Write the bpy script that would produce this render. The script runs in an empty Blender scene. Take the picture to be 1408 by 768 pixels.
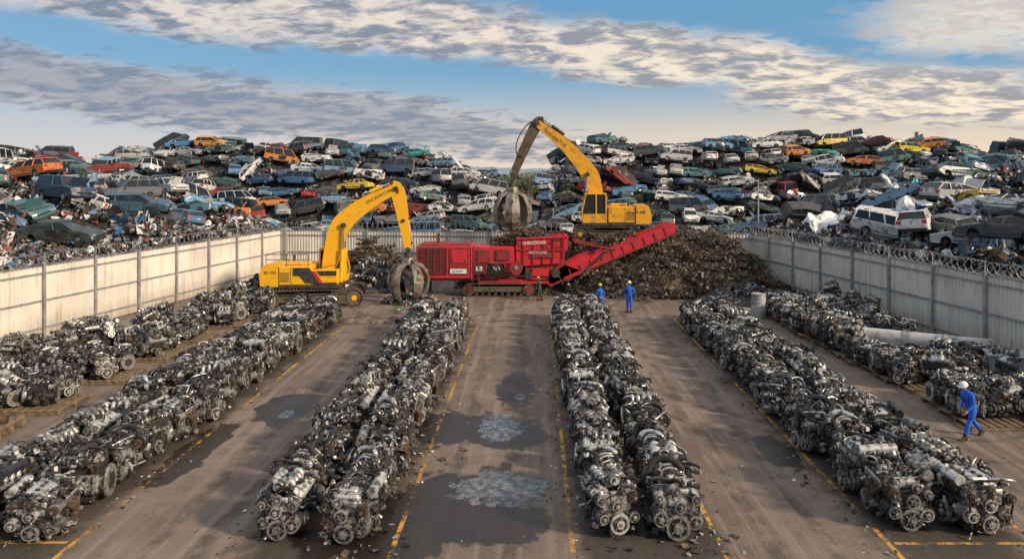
import bpy, bmesh, math, random
from mathutils import Vector, Matrix, Euler, noise
random.seed(7)
scene = bpy.context.scene
COL = scene.collection
pi = math.pi

# ------------------------------------------------------------------ materials
def newmat(name):
    m = bpy.data.materials.new(name); m.use_nodes = True
    nt = m.node_tree; nt.nodes.clear()
    out = nt.nodes.new('ShaderNodeOutputMaterial')
    b = nt.nodes.new('ShaderNodeBsdfPrincipled')
    nt.links.new(b.outputs[0], out.inputs[0])
    return m, nt, b, out

def N(nt, t, **kw):
    n = nt.nodes.new(t)
    for k, v in kw.items(): setattr(n, k, v)
    return n

def mixc(nt, fac, a, b):
    n = nt.nodes.new('ShaderNodeMix'); n.data_type = 'RGBA'
    for sock, val in ((n.inputs[0], fac), (n.inputs[6], a), (n.inputs[7], b)):
        if isinstance(val, (int, float)): sock.default_value = val
        elif isinstance(val, tuple): sock.default_value = (val[0], val[1], val[2], 1)
        else: nt.links.new(val, sock)
    return n.outputs[2]

def mathn(nt, op, a, b=None, c=None, clamp=False):
    n = nt.nodes.new('ShaderNodeMath'); n.operation = op; n.use_clamp = clamp
    for i, val in enumerate((a, b, c)):
        if val is None: continue
        if isinstance(val, (int, float)): n.inputs[i].default_value = val
        else: nt.links.new(val, n.inputs[i])
    return n.outputs[0]

def noise_tex(nt, vec, scale, detail=4, rough=.55, dist=0.0):
    n = nt.nodes.new('ShaderNodeTexNoise')
    n.inputs['Scale'].default_value = scale; n.inputs['Detail'].default_value = detail
    n.inputs['Roughness'].default_value = rough; n.inputs['Distortion'].default_value = dist
    if vec is not None: nt.links.new(vec, n.inputs['Vector'])
    return n.outputs[0]

def ramp(nt, fac, lo, hi):
    n = nt.nodes.new('ShaderNodeMapRange'); n.interpolation_type = 'SMOOTHSTEP'
    n.inputs[1].default_value = lo; n.inputs[2].default_value = hi
    nt.links.new(fac, n.inputs[0]); return n.outputs[0]

def mat_grime(name, c1, c2, rough=.6, metal=0.0, scale=6, lo=.4, hi=.65, bump=.0, objrand=False, rough2=None):
    m, nt, b, out = newmat(name)
    vec = N(nt, 'ShaderNodeTexCoord').outputs['Object']
    if objrand:
        oi = N(nt, 'ShaderNodeObjectInfo')
        va = N(nt, 'ShaderNodeVectorMath', operation='ADD')
        ml = mathn(nt, 'MULTIPLY', oi.outputs['Random'], 50)
        nt.links.new(vec, va.inputs[0]); nt.links.new(ml, va.inputs[1]); vec = va.outputs[0]
    n = noise_tex(nt, vec, scale, 3, .65)
    f = ramp(nt, n, lo, hi)
    col = mixc(nt, f, c1, c2)
    nt.links.new(col, b.inputs['Base Color'])
    b.inputs['Metallic'].default_value = metal
    r = nt.nodes.new('ShaderNodeMapRange'); nt.links.new(f, r.inputs[0])
    r.inputs[3].default_value = rough; r.inputs[4].default_value = rough2 if rough2 is not None else min(1, rough + .2)
    nt.links.new(r.outputs[0], b.inputs['Roughness'])
    if bump > 0:
        n2 = noise_tex(nt, vec, scale * 4, 2)
        bp = N(nt, 'ShaderNodeBump'); bp.inputs['Strength'].default_value = bump; bp.inputs['Distance'].default_value = .03
        nt.links.new(n2, bp.inputs['Height']); nt.links.new(bp.outputs[0], b.inputs['Normal'])
    return m

ALU  = mat_grime('cast_aluminium', (.38,.375,.365), (.050,.044,.040), .40, .5, 7, .38, .62, .3, True)
ALUC = mat_grime('clean_aluminium', (.60,.595,.58), (.11,.10,.09), .36, .5, 6, .42, .66, .2, True)
IRON = mat_grime('cast_iron', (.055,.052,.050), (.016,.014,.013), .42, .3, 8, .4, .7, .3, True)
BLK  = mat_grime('black_plastic', (.016,.016,.018), (.035,.032,.03), .30, 0, 5, .45, .7, .0, True)
RUST = mat_grime('rusty_steel', (.10,.056,.036), (.035,.026,.022), .72, .1, 9, .35, .7, .3, True)
STEEL= mat_grime('worn_steel', (.56,.55,.53), (.10,.088,.078), .30, .7, 8, .42, .68, .1, True)
RUBB = mat_grime('rubber', (.018,.018,.018), (.04,.035,.03), .7, 0, 6)
BLUEP= mat_grime('blue_paint', (.05,.13,.30), (.03,.04,.06), .45, .1, 7, .4, .7)
YEL  = mat_grime('yellow_paint', (.84,.43,.012), (.50,.26,.03), .35, 0, 2.2, .5, .8, .0)
YELD = mat_grime('worn_yellow_paint', (.74,.36,.018), (.26,.14,.04), .45, 0, 2.5, .45, .75)
DSTEEL=mat_grime('dark_steel', (.10,.085,.07), (.04,.032,.027), .5, .5, 3, .4, .7, .2)
TRK  = mat_grime('muddy_track_steel', (.15,.115,.088), (.06,.048,.04), .75, .2, 3, .35, .7, .2)
GRAPM= mat_grime('grapple_steel', (.30,.265,.23), (.10,.07,.05), .45, .5, 3, .4, .7, .2)
STK  = mat_grime('stick_brown_steel', (.14,.095,.06), (.05,.038,.03), .55, .2, 3, .4, .7, .2)
CHROME=mat_grime('hydraulic_rod', (.75,.75,.75), (.55,.55,.55), .15, 1, 3)
REDP = mat_grime('red_paint', (.58,.022,.035), (.26,.03,.032), .42, 0, 1.8, .42, .74)
REDD = mat_grime('dark_red_paint', (.30,.02,.024), (.09,.03,.025), .55, 0, 2, .4, .7)
GLASS= mat_grime('dark_glass', (.015,.02,.024), (.05,.055,.055), .08, 0, 1.5, .5, .8)
WHT  = mat_grime('white_paint', (.75,.74,.70), (.50,.48,.44), .5, 0, 2, .5, .8)
TXT  = mat_grime('black_marking', (.02,.02,.02), (.05,.05,.05), .6)
STRIPE = mat_grime('red_marking', (.55,.03,.02), (.4,.03,.02), .5)
WOOD = mat_grime('pallet_wood', (.24,.17,.105), (.11,.08,.055), .85, 0, 5, .35, .7, .3, True)
GALV = mat_grime('galvanised_steel', (.40,.41,.42), (.25,.25,.25), .45, .4, 2)
GREYP= mat_grime('grey_pipe', (.46,.47,.47), (.24,.22,.20), .5, 0, 1.5)

def fence_mat():
    m, nt, b, out = newmat('fence_sheet_paint')
    g = N(nt, 'ShaderNodeNewGeometry'); P = g.outputs['Position']
    mp = N(nt, 'ShaderNodeMapping'); mp.inputs['Scale'].default_value = (1.6, 1.6, .18)
    nt.links.new(P, mp.inputs['Vector'])
    n1 = noise_tex(nt, mp.outputs[0], 2.2, 5, .6)
    n2 = noise_tex(nt, P, .35, 3)
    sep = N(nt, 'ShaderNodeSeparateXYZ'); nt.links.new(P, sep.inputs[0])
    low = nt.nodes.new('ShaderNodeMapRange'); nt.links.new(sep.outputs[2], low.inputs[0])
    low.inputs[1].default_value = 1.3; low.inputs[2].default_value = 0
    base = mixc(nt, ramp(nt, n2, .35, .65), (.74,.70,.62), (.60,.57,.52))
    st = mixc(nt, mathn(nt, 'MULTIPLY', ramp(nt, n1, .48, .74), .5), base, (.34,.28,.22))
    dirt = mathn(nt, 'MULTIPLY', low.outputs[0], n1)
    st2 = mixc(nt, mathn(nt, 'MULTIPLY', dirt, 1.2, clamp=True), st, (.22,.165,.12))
    nt.links.new(st2, b.inputs['Base Color']); b.inputs['Roughness'].default_value = .55
    return m
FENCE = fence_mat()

def car_mat():
    m, nt, b, out = newmat('scrap_car_paint')
    oi = N(nt, 'ShaderNodeObjectInfo'); tc = N(nt, 'ShaderNodeTexCoord')
    va = N(nt, 'ShaderNodeVectorMath', operation='ADD')
    nt.links.new(tc.outputs['Object'], va.inputs[0])
    nt.links.new(mathn(nt, 'MULTIPLY', oi.outputs['Random'], 90), va.inputs[1])
    n = noise_tex(nt, va.outputs[0], 1.9, 5, .72)
    f = ramp(nt, n, .54, .66)
    c = mixc(nt, f, oi.outputs['Color'], (.085,.07,.06))
    n2 = noise_tex(nt, va.outputs[0], 5, 3, .6)
    c2 = mixc(nt, mathn(nt, 'MULTIPLY', ramp(nt, n2, .44, .70), .35), c, (.13,.12,.11))
    nt.links.new(c2, b.inputs['Base Color'])
    rr = nt.nodes.new('ShaderNodeMapRange'); nt.links.new(f, rr.inputs[0]); rr.inputs[3].default_value=.32; rr.inputs[4].default_value=.8
    nt.links.new(rr.outputs[0], b.inputs['Roughness'])
    return m
CARP = car_mat()

def scrap_mat(name, cols, scale=2.0, bumpd=.3):
    m, nt, b, out = newmat(name)
    P = N(nt, 'ShaderNodeNewGeometry').outputs['Position']
    v = N(nt, 'ShaderNodeTexVoronoi'); v.inputs['Scale'].default_value = scale; v.inputs['Randomness'].default_value = 1
    wn = noise_tex(nt, P, scale * .8, 3)
    va = N(nt, 'ShaderNodeVectorMath', operation='ADD'); nt.links.new(P, va.inputs[0])
    nt.links.new(wn, va.inputs[1]); nt.links.new(va.outputs[0], v.inputs['Vector'])
    sep = N(nt, 'ShaderNodeSeparateColor'); nt.links.new(v.outputs['Color'], sep.inputs[0])
    cr = N(nt, 'ShaderNodeValToRGB'); cr.color_ramp.interpolation = 'CONSTANT'
    el = cr.color_ramp.elements
    el[0].position = 0; el[0].color = (*cols[0][1], 1)
    el[1].position = cols[1][0]; el[1].color = (*cols[1][1], 1)
    for p, c in cols[2:]:
        e = el.new(p); e.color = (*c, 1)
    nt.links.new(sep.outputs[0], cr.inputs[0])
    n2 = noise_tex(nt, P, scale * 3, 4)
    c = mixc(nt, ramp(nt, n2, .4, .65), cr.outputs[0], (.03,.025,.02))
    nt.links.new(c, b.inputs['Base Color']); b.inputs['Roughness'].default_value = .7
    bp = N(nt, 'ShaderNodeBump'); bp.inputs['Strength'].default_value = 1; bp.inputs['Distance'].default_value = bumpd
    nt.links.new(sep.outputs[1], bp.inputs['Height']); nt.links.new(bp.outputs[0], b.inputs['Normal'])
    return m
HEAPM = scrap_mat('scrap_heap_surface', [(0,(.03,.028,.026)),(.4,(.06,.055,.05)),(.7,(.13,.125,.12)),(.85,(.08,.055,.04)),(.92,(.30,.30,.30)),(.96,(.06,.10,.15))], 2.6)
MOUNDM = scrap_mat('shredded_scrap_surface', [(0,(.075,.050,.032)),(.35,(.12,.082,.05)),(.7,(.16,.115,.075)),(.92,(.27,.23,.19))], 9, bumpd=.10)

# ground -------------------------------------------------------------
def ground_mat():
    m, nt, b, out = newmat('yard_ground_surface')
    P = N(nt, 'ShaderNodeNewGeometry').outputs['Position']
    big = noise_tex(nt, P, .16, 4, .6)
    mid = noise_tex(nt, P, 1.1, 5, .7)
    fine = noise_tex(nt, P, 14, 3, .7)
    mp = N(nt, 'ShaderNodeMapping'); mp.inputs['Scale'].default_value = (2.4, .10, 1); nt.links.new(P, mp.inputs['Vector'])
    streak = noise_tex(nt, mp.outputs[0], 1.3, 5, .65, .25)
    c = mixc(nt, ramp(nt, big, .3, .7), (.142,.108,.088), (.225,.176,.146))
    c = mixc(nt, mathn(nt,'MULTIPLY',ramp(nt, mid, .42, .70),.6), c, (.095,.073,.060))
    c = mixc(nt, mathn(nt, 'MULTIPLY', ramp(nt, streak, .46, .66), .6), c, (.29,.23,.19))
    c = mixc(nt, mathn(nt, 'MULTIPLY', ramp(nt, fine, .5, .75), .45), c, (.055,.043,.036))
    sp = noise_tex(nt, P, 30, 2, .5)
    c = mixc(nt, mathn(nt, 'MULTIPLY', ramp(nt, sp, .65, .71), .6), c, (.42,.36,.31))
    sep = N(nt, 'ShaderNodeSeparateXYZ'); nt.links.new(P, sep.inputs[0])
    dn = noise_tex(nt, P, .8, 5, .62, .3)
    dn2 = noise_tex(nt, P, 2.6, 5, .65, .3)
    def ell(cx, cy, rx, ry, soft, ns, k):
        mp = N(nt, 'ShaderNodeMapping'); mp.vector_type = 'POINT'
        mp.inputs['Scale'].default_value = (1/rx, 1/ry, 0); mp.inputs['Location'].default_value = (-cx/rx, -cy/ry, 0)
        nt.links.new(P, mp.inputs['Vector'])
        ln = N(nt, 'ShaderNodeVectorMath', operation='LENGTH'); nt.links.new(mp.outputs[0], ln.inputs[0])
        dd = mathn(nt, 'MULTIPLY_ADD', ns, k, ln.outputs['Value'])
        return ramp(nt, dd, 1 + k*.5 + soft, 1 + k*.5 - soft)
    def mx(l):
        r = l[0]
        for q in l[1:]: r = mathn(nt, 'MAXIMUM', r, q)
        return r
    arcs = []
    for (cx, cy, r) in ((9,44,7.5),(9,44,9.3),(-2.5,52,9),(-2.5,52,10.8),(14,34,10.5),(14,34,12.2),(-9,50,8)):
        mp = N(nt, 'ShaderNodeMapping'); mp.inputs['Scale'].default_value = (1, 1, 0); mp.inputs['Location'].default_value = (-cx, -cy, 0)
        nt.links.new(P, mp.inputs['Vector'])
        ln = N(nt, 'ShaderNodeVectorMath', operation='LENGTH'); nt.links.new(mp.outputs[0], ln.inputs[0])
        q = mathn(nt, 'ABSOLUTE', mathn(nt, 'SUBTRACT', mathn(nt, 'MULTIPLY_ADD', dn, .8, ln.outputs['Value']), r))
        arcs.append(ramp(nt, q, .24, .08))
    for x0 in (-8.9, -7.7, -2.2, -.6, 5.6, 7.1, 13.2):
        q = mathn(nt, 'ABSOLUTE', mathn(nt, 'SUBTRACT', mathn(nt, 'MULTIPLY_ADD', big, 1.6, sep.outputs[0]), x0 + .8))
        arcs.append(mathn(nt, 'MULTIPLY', ramp(nt, q, .28, .1), .8))
    am = mathn(nt, 'MULTIPLY', mx(arcs), mathn(nt, 'MULTIPLY', ramp(nt, mid, .35, .60), .7))
    c = mixc(nt, am, c, (.050,.038,.030))
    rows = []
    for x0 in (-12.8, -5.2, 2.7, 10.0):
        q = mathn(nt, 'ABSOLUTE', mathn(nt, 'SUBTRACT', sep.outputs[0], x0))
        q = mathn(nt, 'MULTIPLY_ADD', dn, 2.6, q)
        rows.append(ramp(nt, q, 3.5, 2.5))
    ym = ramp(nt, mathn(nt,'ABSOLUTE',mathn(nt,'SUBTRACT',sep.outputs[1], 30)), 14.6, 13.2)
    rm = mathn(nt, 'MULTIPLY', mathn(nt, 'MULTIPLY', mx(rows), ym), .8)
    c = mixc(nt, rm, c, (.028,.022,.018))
    wet = mx([ell(-1.9,19.2,2.4,2.3,.10,dn,2.6), ell(-2.9,25.3,1.8,1.6,.08,dn,2.2), ell(-.7,29.6,.8,2.3,.07,dn2,1.5), ell(-1.0,24.6,1.5,1.7,.08,dn,2.0),
              ell(-9.3,27.4,1.0,1.9,.08,dn,2.0), ell(-10.7,23,.6,3,.08,dn,1.6), ell(-3.8,17.4,1.8,1.0,.08,dn,1.8), ell(7.7,23,.6,1.2,.08,dn,1.6), ell(-16,36,1.5,2,.08,dn,1.8)])
    c = mixc(nt, mathn(nt, 'MULTIPLY', wet, .9), c, (.018,.013,.010))
    pud = mx([ell(-1.05,25.3,.72,1.35,.04,dn2,2.0), ell(-.85,20.4,1.3,1.05,.04,dn2,2.2), ell(-9.0,26.6,.25,.45,.05,dn2,1.0), ell(-.5,28.6,.22,.5,.05,dn2,.9)])
    grain = noise_tex(nt, P, 3.5, 7, .82)
    pc = mixc(nt, ramp(nt, grain, .42, .60), (.05,.047,.045), (.22,.215,.212))
    c = mixc(nt, pud, c, pc)
    nt.links.new(c, b.inputs['Base Color'])
    rr = mathn(nt, 'SUBTRACT', .9, mathn(nt, 'MULTIPLY', wet, .52))
    rr = mathn(nt, 'SUBTRACT', rr, mathn(nt, 'MULTIPLY', pud, mathn(nt,'MULTIPLY',ramp(nt, grain, .62, .40),.32)))
    nt.links.new(rr, b.inputs['Roughness'])
    bp = N(nt, 'ShaderNodeBump'); bp.inputs['Distance'].default_value = .02
    nt.links.new(mathn(nt, 'MULTIPLY_ADD', pud, -.68, .75), bp.inputs['Strength'])
    hh = mathn(nt, 'ADD', mathn(nt, 'MULTIPLY', mid, 1.5), fine)
    nt.links.new(hh, bp.inputs['Height']); nt.links.new(bp.outputs[0], b.inputs['Normal'])
    return m
GROUND = ground_mat()

def line_mat():
    m, nt, b, out = newmat('worn_line_paint')
    P = N(nt, 'ShaderNodeNewGeometry').outputs['Position']
    n = noise_tex(nt, P, 3.5, 6, .75)
    n2 = noise_tex(nt, P, .5, 3, .6)
    f = ramp(nt, mathn(nt, 'ADD', mathn(nt,'MULTIPLY',n,.7), mathn(nt,'MULTIPLY',n2,.5)), .52, .66)
    b.inputs['Base Color'].default_value = (.56,.31,.06,1); b.inputs['Roughness'].default_value = .8
    tr = N(nt, 'ShaderNodeBsdfTransparent'); mx = N(nt, 'ShaderNodeMixShader')
    nt.links.new(f, mx.inputs[0]); nt.links.new(b.outputs[0], mx.inputs[1]); nt.links.new(tr.outputs[0], mx.inputs[2])
    nt.links.new(mx.outputs[0], out.inputs[0])
    return m
LINE = line_mat()
GREEN = mat_grime('distant_foliage', (.055,.075,.045), (.11,.12,.07), .9, 0, .3, .35, .65)
HILL = mat_grime('haze_tinted_hill', (.24,.29,.34), (.28,.32,.35), 1, 0, .01)  # distance haze is put into the hill colour; there is no fog
HILL2 = mat_grime('haze_tinted_wooded_hill', (.12,.15,.14), (.17,.19,.16), 1, 0, .02)  # wooded green with distance haze mixed into the base colour
BLUECL = mat_grime('blue_coverall', (.012,.13,.66), (.01,.07,.38), .85, 0, 5, .4, .75)
GREENCL = mat_grime('olive_workwear', (.04,.06,.03), (.03,.04,.02), .85, 0, 5, .4, .75)
SKIN = mat_grime('skin', (.45,.26,.18), (.38,.21,.15), .6, 0, 8)
BOOT = mat_grime('boot_leather', (.03,.022,.018), (.05,.04,.03), .6)
HELW = mat_grime('white_helmet', (.80,.80,.78), (.7,.7,.68), .3)
HELY = mat_grime('yellow_helmet', (.75,.55,.05), (.65,.45,.05), .3)
HAIR = mat_grime('hair', (.03,.02,.015), (.05,.03,.02), .8)
EYE = mat_grime('eye', (.03,.03,.03), (.02,.02,.02), .2)
LIP = mat_grime('lips',(.35,.14,.11),(.3,.12,.1),.6)
SHEETW = mat_grime('white_sheet', (.76,.77,.79), (.46,.46,.47), .5, 0, 1.2, .5, .7, .3)
SHEETT = mat_grime('teal_sheet', (.10,.42,.46), (.05,.22,.26), .5, 0, 1.2, .5, .7)
SCR_BLUE = mat_grime('scrap_blue', (.06,.17,.32), (.05,.07,.10), .5, .1, 2, .4, .7)
SCR_RED = mat_grime('scrap_red', (.26,.05,.035), (.10,.05,.04), .6, .1, 2, .4, .7)
SCR_WH = mat_grime('scrap_pale', (.66,.66,.66), (.28,.27,.26), .5, .1, 2, .45, .7)
SCR_GR = mat_grime('scrap_grey', (.27,.27,.27), (.10,.09,.08), .5, .3, 2, .4, .7)
SCR_BR = mat_grime('scrap_brown', (.17,.115,.07), (.085,.058,.036), .8, .05, 3, .4, .7)

# ------------------------------------------------------------------ mesh builder
def _ctop():
    keys = [(a,b,c) for a in (-1,1) for b in (-1,1) for c in (-1,1)]
    idx = {}
    for i,k in enumerate(keys):
        for a in range(3): idx[(k,a)] = i*3+a
    faces = []
    for a in range(3):
        o = [i for i in range(3) if i != a]
        for s in (-1,1):
            q = []
            for (u,v) in ((-1,-1),(1,-1),(1,1),(-1,1)):
                k = [0,0,0]; k[a]=s; k[o[0]]=u; k[o[1]]=v; q.append(idx[(tuple(k),a)])
            faces.append(q)
    for a,b in ((0,1),(0,2),(1,2)):
        c = 3-a-b
        for sa in (-1,1):
            for sb in (-1,1):
                k1=[0,0,0];k1[a]=sa;k1[b]=sb;k1[c]=-1;k1=tuple(k1)
                k2=[0,0,0];k2[a]=sa;k2[b]=sb;k2[c]=1;k2=tuple(k2)
                faces.append([idx[(k1,a)],idx[(k2,a)],idx[(k2,b)],idx[(k1,b)]])
    for k in keys: faces.append([idx[(k,0)],idx[(k,1)],idx[(k,2)]])
    def vs(hx,hy,hz,b):
        h=(hx,hy,hz); out=[]
        for k in keys:
            for a in range(3):
                out.append(Vector([k[i]*(h[i] if i==a else h[i]-b) for i in range(3)]))
        return out
    V = vs(1,1,1,.2)
    for f in faces:
        n = (V[f[1]]-V[f[0]]).cross(V[f[2]]-V[f[1]])
        if n.dot(sum((V[i] for i in f), Vector())) < 0: f.reverse()
    return faces, vs
CF, CVS = _ctop()
BOXF = [[0,1,3,2],[4,6,7,5],[0,4,5,1],[2,3,7,6],[0,2,6,4],[1,5,7,3]]

class MB:
    def __init__(s):
        s.v=[]; s.f=[]; s.m=[]; s.s=[]; s.mats=[]; s.M=Matrix.Identity(4)
    def mi(s, mat):
        if mat not in s.mats: s.mats.append(mat)
        return s.mats.index(mat)
    def add(s, vs, fs, mat, smooth=False):
        o=len(s.v); M=s.M
        for p in vs: s.v.append(tuple(M @ Vector(p)))
        i=s.mi(mat)
        for k,f in enumerate(fs):
            s.f.append([a+o for a in f]); s.m.append(i); s.s.append(smooth if isinstance(smooth,bool) else smooth[k])
    def box(s, c, sz, mat, ch=0, rot=None):
        h=[q/2 for q in sz]
        if ch>0:
            vs=CVS(h[0],h[1],h[2],min(ch,min(h)*.9)); fs=CF
        else:
            vs=[Vector((x,y,z)) for x in (-h[0],h[0]) for y in (-h[1],h[1]) for z in (-h[2],h[2])]
            fs=BOXF
        c=Vector(c)
        if rot:
            R=Euler(rot).to_matrix(); vs=[R@v+c for v in vs]
        else: vs=[v+c for v in vs]
        s.add(vs,fs,mat)
    def bar(s,p0,p1,w,h,mat,ch=0):
        p0=Vector(p0);p1=Vector(p1);d=p1-p0;L=d.length
        if L<1e-5:return
        q=d.to_track_quat('X','Z')
        R=q.to_matrix(); c=(p0+p1)/2
        if ch>0: vs=CVS(L/2,w/2,h/2,ch);fs=CF
        else:
            vs=[Vector((x,y,z)) for x in (-L/2,L/2) for y in (-w/2,w/2) for z in (-h/2,h/2)];fs=BOXF
        s.add([R@v+c for v in vs],fs,mat)
    def cyl(s,p0,p1,r0,mat,r1=None,n=12,cap=True):
        if r1 is None:r1=r0
        p0=Vector(p0);p1=Vector(p1);d=p1-p0
        R=d.to_track_quat('Z','Y').to_matrix()
        vs=[];fs=[];sm=[]
        for p,r in((p0,r0),(p1,r1)):
            for i in range(n):
                a=2*pi*i/n; vs.append(R@Vector((r*math.cos(a),r*math.sin(a),0))+p)
        for i in range(n):
            j=(i+1)%n; fs.append([i,j,n+j,n+i]);sm.append(True)
        if cap:
            o=len(vs)
            vs+=vs[:2*n]
            fs.append([o+i for i in range(n-1,-1,-1)]);fs.append([o+n+i for i in range(n)]);sm+=[False,False]
        s.add(vs,fs,mat,sm)
    def tube(s,pts,r,mat,n=6,cap=True):
        pts=[Vector(p) for p in pts]; vs=[];fs=[]
        up=Vector((0.13,.21,.97))
        m=len(pts)
        for i,p in enumerate(pts):
            t=(pts[min(i+1,m-1)]-pts[max(i-1,0)])
            if t.length<1e-6:t=Vector((0,0,1))
            t.normalize()
            a=t.cross(up)
            if a.length<.1:a=t.cross(Vector((1,0,0)))
            a.normalize();b=t.cross(a)
            rr=r[i] if isinstance(r,(list,tuple)) else r
            for k in range(n):
                w=2*pi*k/n; vs.append(p+a*(rr*math.cos(w))+b*(rr*math.sin(w)))
        for i in range(m-1):
            for k in range(n):
                l=(k+1)%n; fs.append([i*n+k,i*n+l,(i+1)*n+l,(i+1)*n+k])
        if cap: fs.append(list(range(n)));fs.append([(m-1)*n+k for k in range(n)])
        s.add(vs,fs,mat,True)
    def prism(s,poly,y0,y1,mat,smooth=False):
        n=len(poly)
        vs=[(a,y0,b) for a,b in poly]+[(a,y1,b) for a,b in poly]
        fs=[[i,(i+1)%n,n+(i+1)%n,n+i] for i in range(n)]+[list(range(n)),list(range(2*n-1,n-1,-1))]
        s.add(vs,fs,mat,smooth)
    def loft(s,secs,mat,cap=True,smooth=False,closed=True):
        n=len(secs[0]);vs=[p for q in secs for p in q];fs=[]
        for i in range(len(secs)-1):
            for k in range(n if closed else n-1):
                l=(k+1)%n; fs.append([i*n+k,i*n+l,(i+1)*n+l,(i+1)*n+k])
        if cap: fs.append(list(range(n)));fs.append([(len(secs)-1)*n+k for k in range(n)][::-1])
        s.add(vs,fs,mat,smooth)
    def torus(s,c,ax,R,r,mat,n=16,k=6):
        c=Vector(c);Q=Vector(ax).to_track_quat('Z','Y').to_matrix();vs=[];fs=[]
        for i in range(n):
            a=2*pi*i/n
            for j in range(k):
                b=2*pi*j/k; vs.append(c+Q@Vector(((R+r*math.cos(b))*math.cos(a),(R+r*math.cos(b))*math.sin(a),r*math.sin(b))))
        for i in range(n):
            for j in range(k):
                fs.append([i*k+j,((i+1)%n)*k+j,((i+1)%n)*k+(j+1)%k,i*k+(j+1)%k])
        s.add(vs,fs,mat,True)
    def ball(s,c,rad,mat,n=12,m=8):
        c=Vector(c);vs=[];fs=[]
        if isinstance(rad,(int,float)):rad=(rad,)*3
        for i in range(m+1):
            t=pi*i/m
            for j in range(n):
                a=2*pi*j/n; vs.append(c+Vector((rad[0]*math.sin(t)*math.cos(a),rad[1]*math.sin(t)*math.sin(a),rad[2]*math.cos(t))))
        for i in range(m):
            for j in range(n): fs.append([i*n+j,(i+1)*n+j,(i+1)*n+(j+1)%n,i*n+(j+1)%n])
        s.add(vs,fs,mat,True)
    def mesh(s,name):
        me=bpy.data.meshes.new(name); me.from_pydata(s.v,[],s.f)
        for m in s.mats: me.materials.append(m)
        me.polygons.foreach_set('material_index',s.m); me.polygons.foreach_set('use_smooth',s.s)
        me.update(); return me

def obj(name,me,loc=(0,0,0),rot=(0,0,0),sc=1,parent=None,color=None):
    o=bpy.data.objects.new(name,me); o.location=loc; o.rotation_euler=rot
    o.scale=(sc,)*3 if isinstance(sc,(int,float)) else sc
    if parent: o.parent=parent
    if color: o.color=(*color,1)
    COL.objects.link(o); return o
def empty(name,loc=(0,0,0),rot=(0,0,0),sc=1):
    return obj(name,None,loc,rot,sc)

# ------------------------------------------------------------------ camera
H=8.8
cam=bpy.data.cameras.new('camera'); co=bpy.data.objects.new('camera',cam); COL.objects.link(co)
co.location=(0,0,H); co.rotation_euler=(pi/2,0,0)
cam.sensor_width=36; cam.lens=36*1000/1408; cam.shift_x=-29/1408; cam.shift_y=-146/1408
cam.clip_end=20000; cam.clip_start=.1
scene.camera=co

# ------------------------------------------------------------------ ground, lines
mb=MB()
xs=[-6000,-600,-100,-40,-20,0,20,40,100,600,6000]; ys=[-3000,-300,-50,0,20,40,60,90,150,600,9000]
mb.add([(x,y,0) for y in ys for x in xs],[[j*11+i,j*11+i+1,(j+1)*11+i+1,(j+1)*11+i] for j in range(10) for i in range(10)],GROUND)
obj('ground',mb.mesh('ground'))
mb=MB()
def strip(x0,y0,x1,y1,w):
    d=Vector((x1-x0,y1-y0,0));n=Vector((-d.y,d.x,0)).normalized()*w/2
    mb.add([(x0-n.x,y0-n.y,.004),(x1-n.x,y1-n.y,.004),(x1+n.x,y1+n.y,.004),(x0+n.x,y0+n.y,.004)],[[0,1,2,3]],LINE)
for x,a,b2 in ((-10.95,16,44),(-3.3,16,45),(.93,16,45),(4.45,15,44),(8.45,16,44),(12.0,16,24)): strip(x,a,x+.05,b2,.12)
for x0,x1,y in ((-15,-11.1,17.35),(8.6,13.5,17.3),(-11,-14,44.2)): strip(x0,y,x1,y,.12)
obj('painted_parking_lines',mb.mesh('lines'))

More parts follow.
